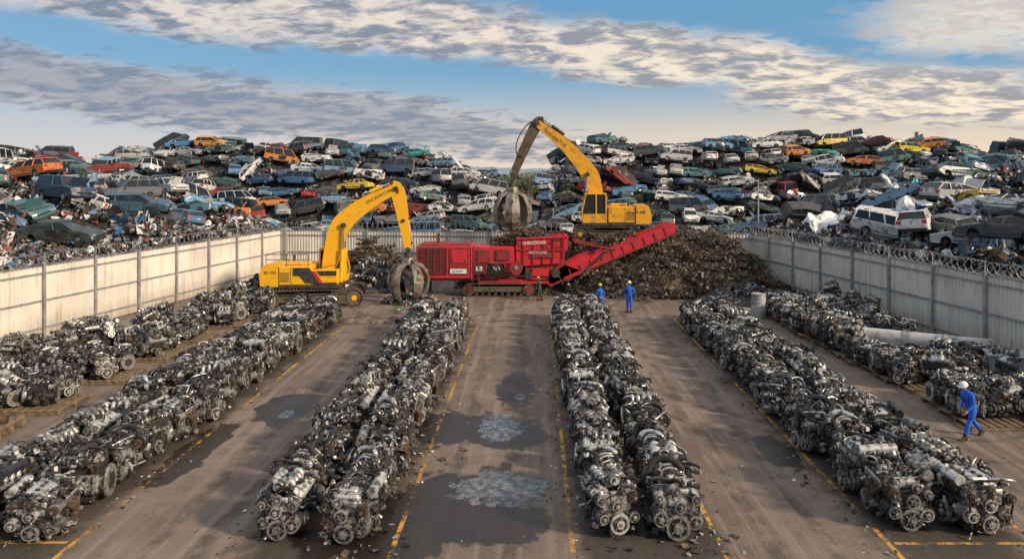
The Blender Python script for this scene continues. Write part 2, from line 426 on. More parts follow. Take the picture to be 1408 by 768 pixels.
# ------------------------------------------------------------------ fences
LF=((-31.4,10.0),(-22.0,63.3)); RFc=((26.5,10.0),(18.0,59.5))
FH=3.8
def fence(p0,p1,name,side):
    e=empty(name)
    a=Vector((*p0,0));b=Vector((*p1,0));d=b-a;L=d.length;t=d/L;n=Vector((-t.y,t.x,0))*side
    mb=MB(); pts=[]
    prof=[(0,0),(.10,0),(.13,.045),(.22,.045)]
    pos=0
    while pos<L:
        for dx,dn in prof:
            if pos+dx<=L: pts.append(a+t*(pos+dx)+n*dn)
        pos+=.25
    vs=[];fs=[]
    for p in pts: vs+= [(p.x,p.y,.05),(p.x,p.y,FH)]
    for i in range(len(pts)-1): fs.append([2*i,2*i+2,2*i+3,2*i+1])
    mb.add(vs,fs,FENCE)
    obj('corrugated_sheet',mb.mesh('sheet'),parent=e)
    mb=MB()
    q=0.6
    while q<L:
        p=a+t*q+n*.14
        mb.box((p.x,p.y,FH/2+.1),(.13,.13,FH+.2),GALV,.015,(0,0,math.atan2(t.y,t.x)))
        mb.bar((p.x,p.y,FH+.15),tuple(p+Vector((0,0,FH+.75))),.04,.04,GALV)
        q+=3.6
    for z in (.55,2.0,3.45):
        mb.bar(tuple(a+n*.085+Vector((0,0,z))),tuple(b+n*.085+Vector((0,0,z))),.05,.09,GALV)
    mb.bar(tuple(a+Vector((0,0,FH+.03))),tuple(b+Vector((0,0,FH+.03))),.10,.06,GALV)
    obj('posts_and_rails',mb.mesh('posts'),parent=e)
    mb=MB(); pts=[]; R=.33
    turns=int(L/.45); rnd=random.Random(3)
    for i in range(turns*12):
        w=2*pi*i/12; s_=L*i/(turns*12)
        rr=R*(1+.12*math.sin(s_*1.7)); 
        c=a+t*(s_+.18*math.cos(w))+Vector((0,0,FH+.40+.04*math.sin(s_*.9)))
        pts.append(c+n*(rr*math.cos(w))+Vector((0,0,rr*math.sin(w)))+t*rnd.uniform(-.02,.02))
    mb.tube(pts,.017,GALV,3)
    for z in (FH+.14,FH+.68):
        mb.bar(tuple(a+Vector((0,0,z))),tuple(b+Vector((0,0,z))),.015,.015,GALV)
    obj('razor_wire_coil',mb.mesh('wire'),parent=e)
fence(LF[0],LF[1],'metal_fence',-1)
fence(RFc[0],RFc[1],'metal_fence',1)
fence(LF[1],RFc[1],'metal_fence',-1)

# ------------------------------------------------------------------ engines
def pulley(mb,c,ax,r,mat,w=.08):
    c=Vector(c);ax=Vector(ax).normalized();n=18
    mb.cyl(c,c+ax*w*.35,r,mat,n=n); mb.cyl(c+ax*w*.35,c+ax*w*.65,r*.86,BLK,n=n); mb.cyl(c+ax*w*.65,c+ax*w,r,mat,n=n)
    mb.cyl(c+ax*w,c+ax*(w+.012),r*.72,BLK,n=n); mb.cyl(c+ax*(w+.01),c+ax*(w+.04),r*.42,mat,n=12); mb.cyl(c+ax*(w+.04),c+ax*(w+.06),r*.2,STEEL,n=8)
    for i in range(5):
        a=2*pi*i/5
        q=ax.to_track_quat('Z','Y').to_matrix()@Vector((r*.57*math.cos(a),r*.57*math.sin(a),0))
        mb.cyl(c+ax*w+q,c+ax*(w+.025)+q,r*.09,STEEL,n=6)
def bez(p0,p1,p2,p3,n=7):
    o=[]
    for i in range(n+1):
        t=i/n;u=1-t
        o.append(Vector(p0)*u**3+Vector(p1)*3*u*u*t+Vector(p2)*3*u*t*t+Vector(p3)*t**3)
    return o
def engine_mesh(seed):
    r=random.Random(seed); mb=MB(); U=r.uniform
    w=U(.74,.90); l=U(.98,1.12)
    mets=[ALU,IRON,BLK,IRON,RUST,ALU,IRON,BLK,STEEL,ALUC]
    A=r.choice([ALU,ALU,IRON]); C=r.choice([BLK,ALUC,ALUC,ALU])
    mb.box((0,0,.18),(w*.8,l*.8,.3),IRON,.05); mb.box((0,-.1,.07),(w*.6,l*.5,.14),BLK,.03)
    mb.box((0,0,.55),(w,l,.5),A,.04)
    for i in range(6):
        y=-l/2+.1+i*(l-.2)/5
        for sx in (-1,1): mb.box((sx*w/2,y,.55),(.09,.06,.46),A,.01)
    mb.box((0,0,.35),(w+.08,l+.06,.05),IRON,.01)
    v=seed%3
    if v==0:
        for sx in (-1,1):
            mb.box((sx*.30,0,.92),(.40,l*.92,.34),ALU,.04,(0,sx*.6,0))
            mb.box((sx*.43,0,1.07),(.36,l*.9,.12),C,.04,(0,sx*.6,0))
            for i in range(5): mb.box((sx*.46,-l*.38+i*l*.19,1.13),(.30,.035,.05),C,.01,(0,sx*.6,0))
        mb.box((0,0,1.15),(.46,l*.7,.18),r.choice([ALU,BLK]),.05)
        mi_=r.choice([ALUC,ALU])
        for i in range(4):
            y=-l*.3+i*l*.2
            for sx in (-1,1): mb.tube(bez((sx*.1,y,1.26),(sx*.2,y,1.42),(sx*.36,y,1.36),(sx*.3,y,1.02)),.07,mi_,8)
        mb.cyl((0,-.1,1.25),(0,-l*.55,1.32),.12,ALU,n=12); mb.torus((0,-l*.55,1.32),(0,1,.1),.12,.02,STEEL,14,5)
    elif v==1:
        ox=U(-.08,.08)
        mb.box((ox,0,.90),(w*.85,l*.96,.22),ALU,.03)
        mb.box((ox,0,1.07),(w*.78,l*.92,.18),C,.06)
        if r.random()<.6: mb.box((ox,0,1.19),(w*.55,l*.78,.11),r.choice([BLK,ALUC]),.03)
        for i in range(7): mb.box((ox,-l*.4+i*l*.8/6,1.165),(w*.72,.03,.04),C,.008)
        for i in range(6):
            for sx in (-1,1): mb.cyl((ox+sx*w*.36,-l*.4+i*l*.16,1.1),(ox+sx*w*.36,-l*.4+i*l*.16,1.18),.022,STEEL,n=6)
        for i in range(4): mb.cyl((ox,-l*.3+i*l*.2,1.18),(ox,-l*.3+i*l*.2,1.28),.05,r.choice([BLK,IRON]),n=8)
        mb.cyl((ox+.1,l*.28,1.15),(ox+.1,l*.28,1.33),.07,r.choice([BLK,ALU]),n=10)
        s=r.choice([-1,1])
        px=s*(w/2+.14)
        mb.cyl((px,-l*.42,1.2),(px,l*.42,1.2),.12,r.choice([ALU,BLK,ALUC]),n=12)
        for i in range(4):
            y=-l*.33+i*l*.22
            mb.tube(bez((px,y,1.22),(px+s*.2,y,1.1),(px+s*.1,y,.86),(s*w*.38,y,.9)),.062,r.choice([ALU,ALUC,BLK]),8)
            mb.tube(bez((-s*w*.4,y,.92),(-s*(w/2+.14),y,.92),(-s*(w/2+.2),y*.6,.85),(-s*(w/2+.2),y*.2,.62)),.055,RUST,8)
        mb.cyl((-s*(w/2+.18),.05,.7),(-s*(w/2+.18),0,.3),.11,RUST,r1=.08,n=10)
        mb.box((-s*(w/2+.12),0,.98),(.05,l*.7,.24),r.choice([STEEL,RUST,IRON]),.02,(0,-s*.3,0))
    else:
        s=r.choice([-1,1])
        mb.box((0,0,.92),(w*.9,l*.98,.26),IRON,.03)
        mb.box((-s*.10,0,1.12),(w*.36,l*.88,.18),r.choice([BLK,ALU,ALUC]),.05)
        for i in range(5): mb.box((-s*.10,-l*.36+i*l*.18,1.22),(w*.3,.05,.04),ALU,.01)
        mb.box((s*.28,0,1.10),(.2,l*.8,.22),ALU,.05)
        for i in range(5):
            y=-l*.34+i*l*.17
            mb.tube(bez((s*.30,y,1.2),(s*.25,y,1.38),(-s*.15,y,1.4),(-s*.34,y,1.02)),.032,r.choice([STEEL,IRON]),7)
            mb.cyl((s*.05,y,1.0),(s*.05,y,1.3),.035,STEEL,n=8)
        mb.torus((s*(w/2+.08),.12,.95),(0,1,0),.17,.075,IRON,16,8); mb.cyl((s*(w/2+.08),-.06,.95),(s*(w/2+.08),.3,.95),.12,RUST,n=14)
        mb.tube(bez((s*(w/2+.08),.12,1.12),(s*(w/2+.1),.2,1.4),(0,.3,1.45),(-s*.2,-.2,1.3)),.075,r.choice([ALUC,BLK,RUBB]),9)
        mb.tube(bez((s*(w/2+.08),-.1,.95),(s*(w/2+.2),-.4,.95),(s*.3,-l*.6,1.1),(0,-l*.6,1.15)),.07,r.choice([BLK,ALU]),9)
        for i in range(4):
            y=-l*.3+i*l*.2; mb.tube(bez((s*w*.42,y,.92),(s*(w/2+.12),y,.9),(s*(w/2+.14),y*.5,.9),(s*(w/2+.12),y*.2,.85)),.055,RUST,8)
        for i in range(2): mb.cyl((-s*(w/2+.12),-.2+i*.32,.35),(-s*(w/2+.12),-.2+i*.32,.75),.095,r.choice([BLK,IRON,ALUC]),n=14)
    yf=-l/2
    mb.box((0,yf-.03,.70),(w*.92,.09,.74),r.choice([ALU,ALU,IRON]),.04)
    mb.box((U(-.05,.05),yf-.08,.9),(w*.55,.06,.35),r.choice([BLK,ALU,ALUC]),.03)
    P=[((0,yf-.1,.33),.21),((U(-.06,.06),yf-.1,.74),.14),((-w*.50,yf-.1,.92),.10),((w*.50,yf-.1,.88),.10),((w*.46,yf-.1,.42),.14),((-w*.46,yf-.1,.5),.13),((U(-.2,.2),yf-.1,1.05),.1)]
    for c,rad in P: pulley(mb,c,(0,-1,0),rad*U(.85,1.3),r.choice([STEEL,STEEL,RUST,ALU,ALUC]))
    for c,rad in P[2:6]:
        mb.cyl((c[0],c[1]+.02,c[2]),(c[0],c[1]+U(.25,.4),c[2]),rad*1.35,r.choice([ALU,ALUC,IRON]),n=14)
        for k in range(4):
            mb.torus((c[0],c[1]+.06+k*.06,c[2]),(0,1,0),rad*1.36,.012,IRON,14,4)
    pts=[(P[i][0][0]*1.15,yf-.14,P[i][0][2]) for i in (0,4,3,6,2,5)]
    for i in range(6): mb.bar(pts[i],pts[(i+1)%6],.05,.014,RUBB)
    mb.cyl((0,l/2-.02,.52),(0,l/2+.14,.52),.32,ALU,r1=.42,n=18)
    mb.cyl((0,l/2+.14,.52),(0,l/2+.18,.52),.40,STEEL,n=22); mb.cyl((0,l/2+.18,.52),(0,l/2+.21,.52),.2,IRON,n=14)
    for s in (-1,1):
        if r.random()<.8:
            y=U(-.3,.3);z=U(.28,.42)
            pulley(mb,(s*(w/2+.14),y,z),(s,0,0),U(.14,.28),r.choice([STEEL,RUST,ALU])); mb.cyl((s*w/2,y,z),(s*(w/2+.15),y,z),U(.1,.15),ALU,n=12)
        mb.cyl((s*(w/2+.02),U(-.4,.4),.4),(s*(w/2+.22),U(-.4,.4),.42),.09,r.choice([BLK,ALU,IRON]),n=12)
        mb.bar((s*w/2,-.35,.4),(s*(w/2+.22),-.3,.25),.14,.05,IRON,.01)
        mb.bar((s*w/2,.3,.5),(s*(w/2+.24),.38,.45),.1,.08,ALU,.01)
        mb.box((s*(w/2+.08),U(-.2,.2),U(.5,.8)),(.16,U(.3,.5),.22),r.choice([IRON,ALU,BLK]),.03)
    for i in range(90):
        s=r.choice([-1,1]); f=r.random()
        if f<.38: p=Vector((s*(w/2+U(-.02,.16)),U(-l/2,l/2),U(.12,1.1)))
        elif f<.74: p=Vector((U(-w/2-.1,w/2+.1),U(-l/2,l/2),U(1.02,1.30)))
        else: p=Vector((U(-w/2-.05,w/2+.05),yf-U(0,.14),U(.12,1.15)))
        mm=r.choice(mets) if r.random()<.992 else BLUEP
        q=r.random()
        if q<.5: mb.box(p,(U(.04,.17),U(.04,.17),U(.04,.15)),mm,.012,(U(-.4,.4),U(-.4,.4),U(0,3)))
        elif q<.8:
            d=Vector((U(-1,1),U(-1,1),U(-1,1))).normalized()*U(.05,.18); mb.cyl(p,p+d,U(.015,.055),mm,n=8)
        else:
            d=Vector((U(-1,1),U(-1,1),U(-1,1))).normalized(); mb.cyl(p,p+d*.03,U(.04,.09),mm,n=12)
    for i in range(20):
        hi=i<10
        a=Vector((U(-.48,.48),U(-l/2-.1,l/2),U(1.1,1.3) if hi else U(.3,1.2))); b=a+Vector((U(-.6,.6),U(-.6,.6),U(-.15,.1) if hi else U(-.5,.2)))
        b.x=max(-.6,min(.6,b.x)); b.y=max(-.7,min(.65,b.y)); b.z=max(.1,min(1.3,b.z))
        k1=a+Vector((U(-.2,.2),U(-.2,.2),U(.0,.2)));k2=b+Vector((U(-.2,.2),U(-.2,.2),U(0,.2)))
        mb.tube(bez(a,k1,k2,b),r.choice([.012,.018,.028,.04]),r.choice([BLK,BLK,RUBB,STEEL,IRON]),6)
    return mb.mesh('car_engine_mesh_%d'%seed)
ENG=[engine_mesh(i+11) for i in range(13)]
R=random.Random(5); lastm=[None]
def put_engine(x,y,yaw=None,sc=1.0,z=0,tilt=.05):
    if yaw is None:
        yaw=R.gauss(0,.16)+ (R.choice([0,pi,pi/2,-pi/2]) if R.random()<.6 else 0)
    s=sc*R.uniform(.92,1.08)
    m=R.choice([q for q in ENG if q is not lastm[0]]); lastm[0]=m
    obj('car_engine',m,(x,y,z),(R.gauss(0,tilt),R.gauss(0,tilt),yaw),(s*R.uniform(.98,1.10),s*R.uniform(.98,1.06),s*R.uniform(.96,1.18)))
rowsdef=[(-13.75,-12.05,17.7,43.6),(-6.07,-4.36,17.9,43.8),(1.88,3.55,17.9,44.0),(9.2,10.92,18.3,44.0)]
for k,(xa,xb,y0,y1) in enumerate(rowsdef):
    for ci,x in enumerate((xa,xb)):
        y=y0+R.uniform(-.1,.35)
        first=True
        while y<y1:
            put_engine(x+R.uniform(-.12,.12),y,yaw=R.gauss(0,.12) if first else None)
            first=False
            y+=R.uniform(1.44,1.68)

def pallet_mesh():
    mb=MB()
    for i in range(7): mb.box((-.95+i*.317,0,.17),(.2,2.2,.03),WOOD)
    for i in range(3): mb.box((0,-1.0+i*1.0,.10),(2.1,.12,.11),WOOD)
    for i in range(3): mb.box((0,-1.0+i*1.0,.025),(2.1,.14,.03),WOOD)
    return mb.mesh('pallet')
PAL=pallet_mesh()
def pallet(x,y,yaw,s=1): obj('wooden_pallet',PAL,(x,y,0),(0,0,yaw),s)
for (cx,cy,nx,ny) in ((-19.4,27.6,3,2),(-19.2,31.4,3,2),(-19.2,35.0,3,2),(-19.1,38.6,3,2),(-18.6,42.2,3,2),(-18.0,45.6,3,2),(-23.0,29.5,2,2),(-22.8,33.4,2,2),(-22.6,37,2,2)):
    for i in range(nx):
        for j in range(ny):
            x=cx+(i-(nx-1)/2)*1.1+R.uniform(-.08,.08); y=cy+(j-(ny-1)/2)*1.15+R.uniform(-.1,.1)
            put_engine(x,y,R.uniform(0,6.28),.78,.19,.08)
            if R.random()<.22: put_engine(x+.3,y,R.uniform(0,6.28),.6,.95,.3)
    for i in (-1.08,1.08): pallet(cx+i*(nx/3),cy-.15,R.uniform(-.06,.06))
yy=25.9
while yy<46:
    for i,x in enumerate((15.5,16.8,18.1,19.5)):
        fx=22.5-.172*(yy-33.3)-1.4
        xo=x+R.uniform(-.2,.2)-(yy-26)*.05
        if xo>fx: continue
        if 32.0<yy<36.3 and i>0: continue
        if 28.4<yy<29.6 : continue
        put_engine(xo,yy+R.uniform(-.2,.2),R.uniform(0,6.28),.84,.19,.10)
        if R.random()<.2: put_engine(xo+.3,yy,R.uniform(0,6.28),.6,1.1,.3)
        if i%2==0: pallet(xo+.6,yy-.05,R.uniform(-.15,.15),.95)
    yy+=1.38

e=empty('steel_pipes')
mb=MB()
for (p0,p1,r_) in (((15.6,35.2,.46),(20.2,32.6,.46),.42),((15.7,33.6,.44),(20.4,31.0,.44),.40),((15.7,34.4,1.14),(20.1,31.9,1.14),.38)):
    mb.cyl(p0,p1,r_,GREYP,n=24,cap=False); mb.cyl(p0,p1,r_*.93,IRON,n=24,cap=True)
    d=(Vector(p1)-Vector(p0)).normalized()
    for k in (0,.33,.66,1):
        c=Vector(p0).lerp(Vector(p1),k); mb.cyl(c-d*.05,c+d*.05,r_*1.08,GREYP,n=24)
obj('pipes',mb.mesh('pipes'),parent=e)
e=empty('metal_tank',(20.3,30.2,0),(0,0,-.35)); mb=MB()
mb.box((0,0,.75),(2.6,1.3,1.0),GALV,.08)
for i in range(4): mb.box((-.98+i*.65,-.66,.75),(.06,.05,.96),GALV)
mb.box((0,0,1.28),(2.7,1.4,.07),GALV,.02)
for x in (-1,1): mb.box((x,0,.13),(.15,1.2,.26),IRON)
mb.cyl((.5,0,1.3),(.5,0,1.5),.15,IRON)
obj('tank_body',mb.mesh('tank'),parent=e)
e=empty('oil_drum',(13.7,44.2,0)); mb=MB()
mb.cyl((0,0,0),(0,0,1.5),.42,GREYP,n=22)
for z in (.03,.5,1.0,1.47): mb.torus((0,0,z),(0,0,1),.425,.03,GALV,22,6)
mb.cyl((.2,0,1.5),(.2,0,1.53),.06,IRON)
obj('drum',mb.mesh('drum'),parent=e)
e=empty('timber_skid',(-19.6,24.4,0),(0,0,.1)); mb=MB()
for i in range(3): mb.bar((-2,-.7+i*.7,.12),(2,-.7+i*.7,.12),.2,.24,WOOD,.02)
for i in range(5): mb.bar((-1.8+i*.9,-.9,.3),(-1.8+i*.9,.9,.3),.22,.1,WOOD,.015)
mb.tube([(-1.8,.2,.5),(-.5,.1,.55),(1.8,0,.5)],.16,RUST,10)
mb.bar((-1.2,-.4,.45),(1.5,-.3,.5),.2,.2,YELD,.02)
obj('skid',mb.mesh('skid'),parent=e)

# ------------------------------------------------------------------ scrap chunks
def chunk_mesh(seed,rad,n,mats,size=1.0,flat=.6):
    r=random.Random(seed);U=r.uniform;mb=MB()
    for i in range(n):
        a=U(0,2*pi);d=rad*math.sqrt(r.random());p=Vector((d*math.cos(a),d*math.sin(a),U(-.1,flat)*(1-.6*d/rad)))
        mb.M=Matrix.Translation(p)@Euler((U(-1.3,1.3),U(-1.3,1.3),U(0,6.3))).to_matrix().to_4x4()
        m=r.choice(mats);q=r.random();s=size*U(.5,1.3)
        if q<.42:
            w=s*U(.2,.6);h=s*U(.15,.45)
            vs=[];nn=2
            for u in range(nn+1):
                for v in range(nn+1):
                    vs.append((w*(u/nn-.5)*2+U(-.05,.05)*s,h*(v/nn-.5)*2+U(-.05,.05)*s,U(-.13,.13)*s))
            mb.add(vs,[[u*(nn+1)+v,(u+1)*(nn+1)+v,(u+1)*(nn+1)+v+1,u*(nn+1)+v+1] for u in range(nn) for v in range(nn)],m)
        elif q<.62: mb.box((0,0,0),(s*U(.2,.7),s*U(.08,.35),s*U(.06,.3)),m,0)
        elif q<.80: mb.tube([(-s*.5,0,0),(-s*.1,U(-.1,.1)*s,U(-.1,.1)*s),(s*.2,U(-.2,.2)*s,U(-.1,.1)*s),(s*.6,U(-.3,.3)*s,0)],s*U(.02,.06),m,4)
        elif q<.88: mb.cyl((0,0,-.06*s),(0,0,.06*s),s*U(.12,.26),m,n=10)
        elif q<.93 : mb.torus((0,0,0),(0,0,1),.24*s,.085*s,RUBB,12,5)
        else: mb.bar((-s*.7,0,0),(s*.7,U(-.1,.1),0),s*.07,s*.05,m)
    mb.M=Matrix.Identity(4)
    return mb.mesh('scrap_chunk_%d'%seed)
MIX=[SCR_GR,SCR_GR,SCR_GR,IRON,IRON,DSTEEL,SCR_WH,SCR_WH,RUST,SCR_BLUE,SCR_RED,BLK,DSTEEL,SCR_GR,SCR_WH,SCR_BLUE]
DARK=[SCR_BR,SCR_BR,SCR_BR,DSTEEL,RUST,IRON,SCR_GR,SCR_BR]
CH=[chunk_mesh(100+i,2.0,120,MIX,1.0,.9) for i in range(6)]
CHP=[chunk_mesh(200+i,1.6,80,MIX+[SCR_WH,SCR_WH],1.5,.8) for i in range(3)]
CD=[chunk_mesh(300+i,1.3,150,DARK+[DARK[0],SCR_GR],.28,.24) for i in range(5)]

# ------------------------------------------------------------------ cars
def car_mesh(kind,seed,crush):
    r=random.Random(seed);U=r.uniform;mb=MB()
    L=2.15;hw=.86
    fx,rx=1.33,-1.30
    if kind=='sedan': top=[(-2.15,.95),(-1.5,1.0),(.9,.98),(1.5,.92),(2.0,.80)];g=(-1.65,.95,-1.0,.25,1.42,.98)
    elif kind=='hatch': top=[(-1.95,1.0),(-1.3,1.0),(.95,.99),(1.5,.93),(1.85,.82)];g=(-1.95,1.05,-1.55,.25,1.46,.99);L=1.95;fx,rx=1.2,-1.2
    elif kind=='suv': top=[(-2.2,1.12),(-1.5,1.12),(.95,1.1),(1.6,1.05),(2.1,.95)];g=(-2.18,1.05,-1.95,.35,1.72,1.11);L=2.25
    elif kind=='wagon': top=[(-2.2,.98),(-1.5,1.0),(.95,.98),(1.5,.92),(2.05,.80)];g=(-2.18,1.0,-1.85,.25,1.46,.99);L=2.2
    else: top=[(-2.4,1.1),(-1.5,1.1),(1.2,1.1),(1.8,1.05),(2.2,.9)];g=(-2.38,1.7,-2.3,.9,2.0,1.1);L=2.4;fx,rx=1.5,-1.5
    poly=[(-L,.38),(-L-.04,.62)]+top+[(L-.02,.68),(L+.03,.45),(L-.08,.27)]
    poly+=[(fx+.36,.27)]+[(fx+.36*math.cos(a),.33+.36*math.sin(a)) for a in [pi*k/6 for k in range(1,6)]]+[(fx-.36,.27),(.3,.24),(-.4,.24)]
    poly+=[(rx+.36,.27)]+[(rx+.36*math.cos(a),.33+.36*math.sin(a)) for a in [pi*k/6 for k in range(1,6)]]+[(rx-.36,.27)]
    def sec(y,sc):
        return [(a*sc,y,(b-.6)*(1-(1-sc)*2.2)+.6) for a,b in poly]
    secs=[sec(-hw,.955),sec(-hw+.05,.985),sec(-hw+.16,1),sec(-.3,1.012),sec(.3,1.012),sec(hw-.16,1),sec(hw-.05,.985),sec(hw,.955)]
    mb.loft(secs,CARP)
    x0,x1,t0,t1,zt,zb=g
    gw=hw-.07;tw=hw-.22;zt-=crush
    rw=[(x0,-gw,zb),(x1,-gw,zb),(x1,gw,zb),(x0,gw,zb)]
    tp=[(t0,-tw,zt-.05),(t1,-tw,zt-.05),(t1,tw,zt-.05),(t0,tw,zt-.05)]
    mb.add(rw+tp,[[0,1,5,4],[1,2,6,5],[2,3,7,6],[3,0,4,7]],GLASS)
    mb.loft([[(t0-.06,-tw-.01,zt-.06),(t0-.03,-tw+.12,zt),(t0-.06,tw-.12,zt),(t0-.06,tw+.01,zt-.06)],
             [((t0+t1)/2,-tw-.01,zt-.03),((t0+t1)/2,-tw+.12,zt+.04),((t0+t1)/2,tw-.12,zt+.04),((t0+t1)/2,tw+.01,zt-.03)],
             [(t1+.06,-tw-.01,zt-.07),(t1+.02,-tw+.12,zt-.01),(t1+.02,tw-.12,zt-.01),(t1+.06,tw+.01,zt-.07)]],CARP)
    if seed%4==3: mb.box((x1+.62,0,.93),(.8,1.25,.10),BLK,.02); mb.bar((x1+.1,0,1.0),(x1+.55,.1,1.65),1.25,.04,CARP)
    if seed%4==1: mb.box((.05,-hw-.003,.72),(.95,.03,.52),BLK)
    if seed%4==2: mb.box((.05,hw+.003,.72),(.95,.03,.52),BLK)
    for s in (-1,1):
        for (a,b_) in ((x0,t0),(x1,t1),((x0*.35+x1*.65)-.1,(t0*.3+t1*.7)-.1),((x0*.7+x1*.3),(t0*.72+t1*.28))):
            mb.bar((a,s*(gw+.005),zb-.02),(b_,s*(tw+.01),zt-.04),.05,.08,CARP)
        for xx in (x0*.38+x1*.62,x0*.72+x1*.28,x1-.1):
            mb.box((xx-.1,s*(hw+.002),.64),(.018,.02,.58),BLK)
        mb.box((0,s*(hw+.01),.42),(2.0,.03,.05),BLK)
        mb.box((L-.08,s*.62,.70),(.18,.36,.15),STEEL,.03); mb.box((-L+.02,s*.66,.82),(.12,.26,.22),STRIPE,.03)
        mb.box((x1-.25,s*(hw+.08),1.0),(.1,.16,.12),BLK,.02)
        for wx in (fx,rx):
            if r.random()<.75:
                y=s*(hw-.12)
                mb.cyl((wx,y-.1,.32),(wx,y+.1,.32),.31,RUBB,n=14); mb.cyl((wx,y-.105,.32),(wx,y+.105,.32),.19,STEEL,n=10)
            else: mb.cyl((wx,s*(hw-.3),.36),(wx,s*(hw-.12),.36),.13,RUST,n=10)
    mb.box((L+.02,0,.60),(.06,1.0,.12),BLK,.02); mb.box((L+.02,0,.40),(.10,1.5,.14),BLK,.03); mb.box((-L-.02,0,.42),(.10,1.55,.16),BLK,.03)
    mb.box((-L-.03,0,.72),(.03,.5,.12),WHT)
    off=Vector((seed*3.1,seed*1.7,0)); nv=[]
    amp=.04+crush*.24
    for v in mb.v:
        v=Vector(v); q=v+noise.noise_vector(v*1.3+off)*amp*1.6+noise.noise_vector(v*3.5+off)*amp*.6
        nv.append(tuple(q))
    mb.v=nv
    return mb.mesh('scrap_car_%s_%d'%(kind,seed))
CARS=[]
for i,(k,c) in enumerate([('sedan',.02),('hatch',.02),('suv',0),('wagon',.03),('van',.05),('sedan',.12),('hatch',.10),('wagon',.14),('sedan',.30),('hatch',.24),('suv',.25),('wagon',.32)]):
    CARS.append(car_mesh(k,i+1,c))
CW=CARS[:8]*2+CARS[8:]
PAL_C=[(.78,.78,.78),(.82,.82,.82),(.76,.77,.78),(.80,.80,.79),(.50,.52,.54),(.45,.47,.49),(.56,.57,.58),(.60,.62,.64),(.035,.035,.04),(.05,.05,.06),(.10,.11,.12),(.17,.18,.20),(.04,.07,.15),(.07,.17,.34),(.10,.24,.42),(.09,.24,.29),(.06,.17,.20),(.28,.035,.03),(.24,.25,.26),(.52,.52,.52),(.09,.20,.19),(.18,.32,.46),(.12,.13,.14),(.05,.09,.10)]
RARE=[(.62,.22,.05),(.68,.48,.06),(.07,.38,.40),(.42,.03,.03),(.12,.32,.54),(.07,.32,.24)]
def carcol(r):
    c=r.choice(RARE) if r.random()<.08 else r.choice(PAL_C); k=r.uniform(.7,1.0)
    return tuple(q*k for q in c)

# ------------------------------------------------------------------ heaps
TL=[(-120,7.5),(-73,7.8),(-64,8.9),(-60,10.7),(-50,11.9),(-43,11.4),(-31,11.5),(-19,10.9),(-12,9.1),(-6,6.6),(-3.4,3.2),(-1.8,-1),(-.2,-1),(1.2,3.8),(3.4,8.2),(5.2,11.2),(10,12.2),(17,11.4),(23,11.6),(29,12.2),(40,12.9),(50,12.7),(60,11.6),(68,10),(120,9)]
def top(x):
    for (a,b),(c,d) in zip(TL,TL[1:]):
        if a<=x<=c: return b+(d-b)*(x-a)/(c-a)
    return 9
def dfence(x,y):
    return (-22+.177*(y-63.3))-x, x-(18-.172*(y-59.5))
def heap_h(x,y):
    dl,dr=dfence(x,y)
    t=min(top(x),8.2+max(0,(y-68))*.13)
    hn=-1
    if x<0 and dl>1.5: hn=3.3+.24*dl
    if x>0 and dr>1.5: hn=3.3+.24*dr
    if (x<0 and dl<=1.5 and y<64) or (x>0 and dr<=1.5 and y<64): return -1
    if x<0 and y>63: hn-=max(0,(y-63)*.30-dl*.10)
    if x>0 and y>60: hn-=max(0,(y-60)*.30-dr*.10)
    hr=(y-87)*.66
    h=max(hn,hr)
    h=min(h,t)
    if y<66 and abs(x)<16:return -1
    if h<=-.9: return -1
    return h+1.1*noise.noise(Vector((x*.16,y*.16,0)))*(1 if h>1 else 0)+.2*noise.noise(Vector((x*.7,y*.7,3)))
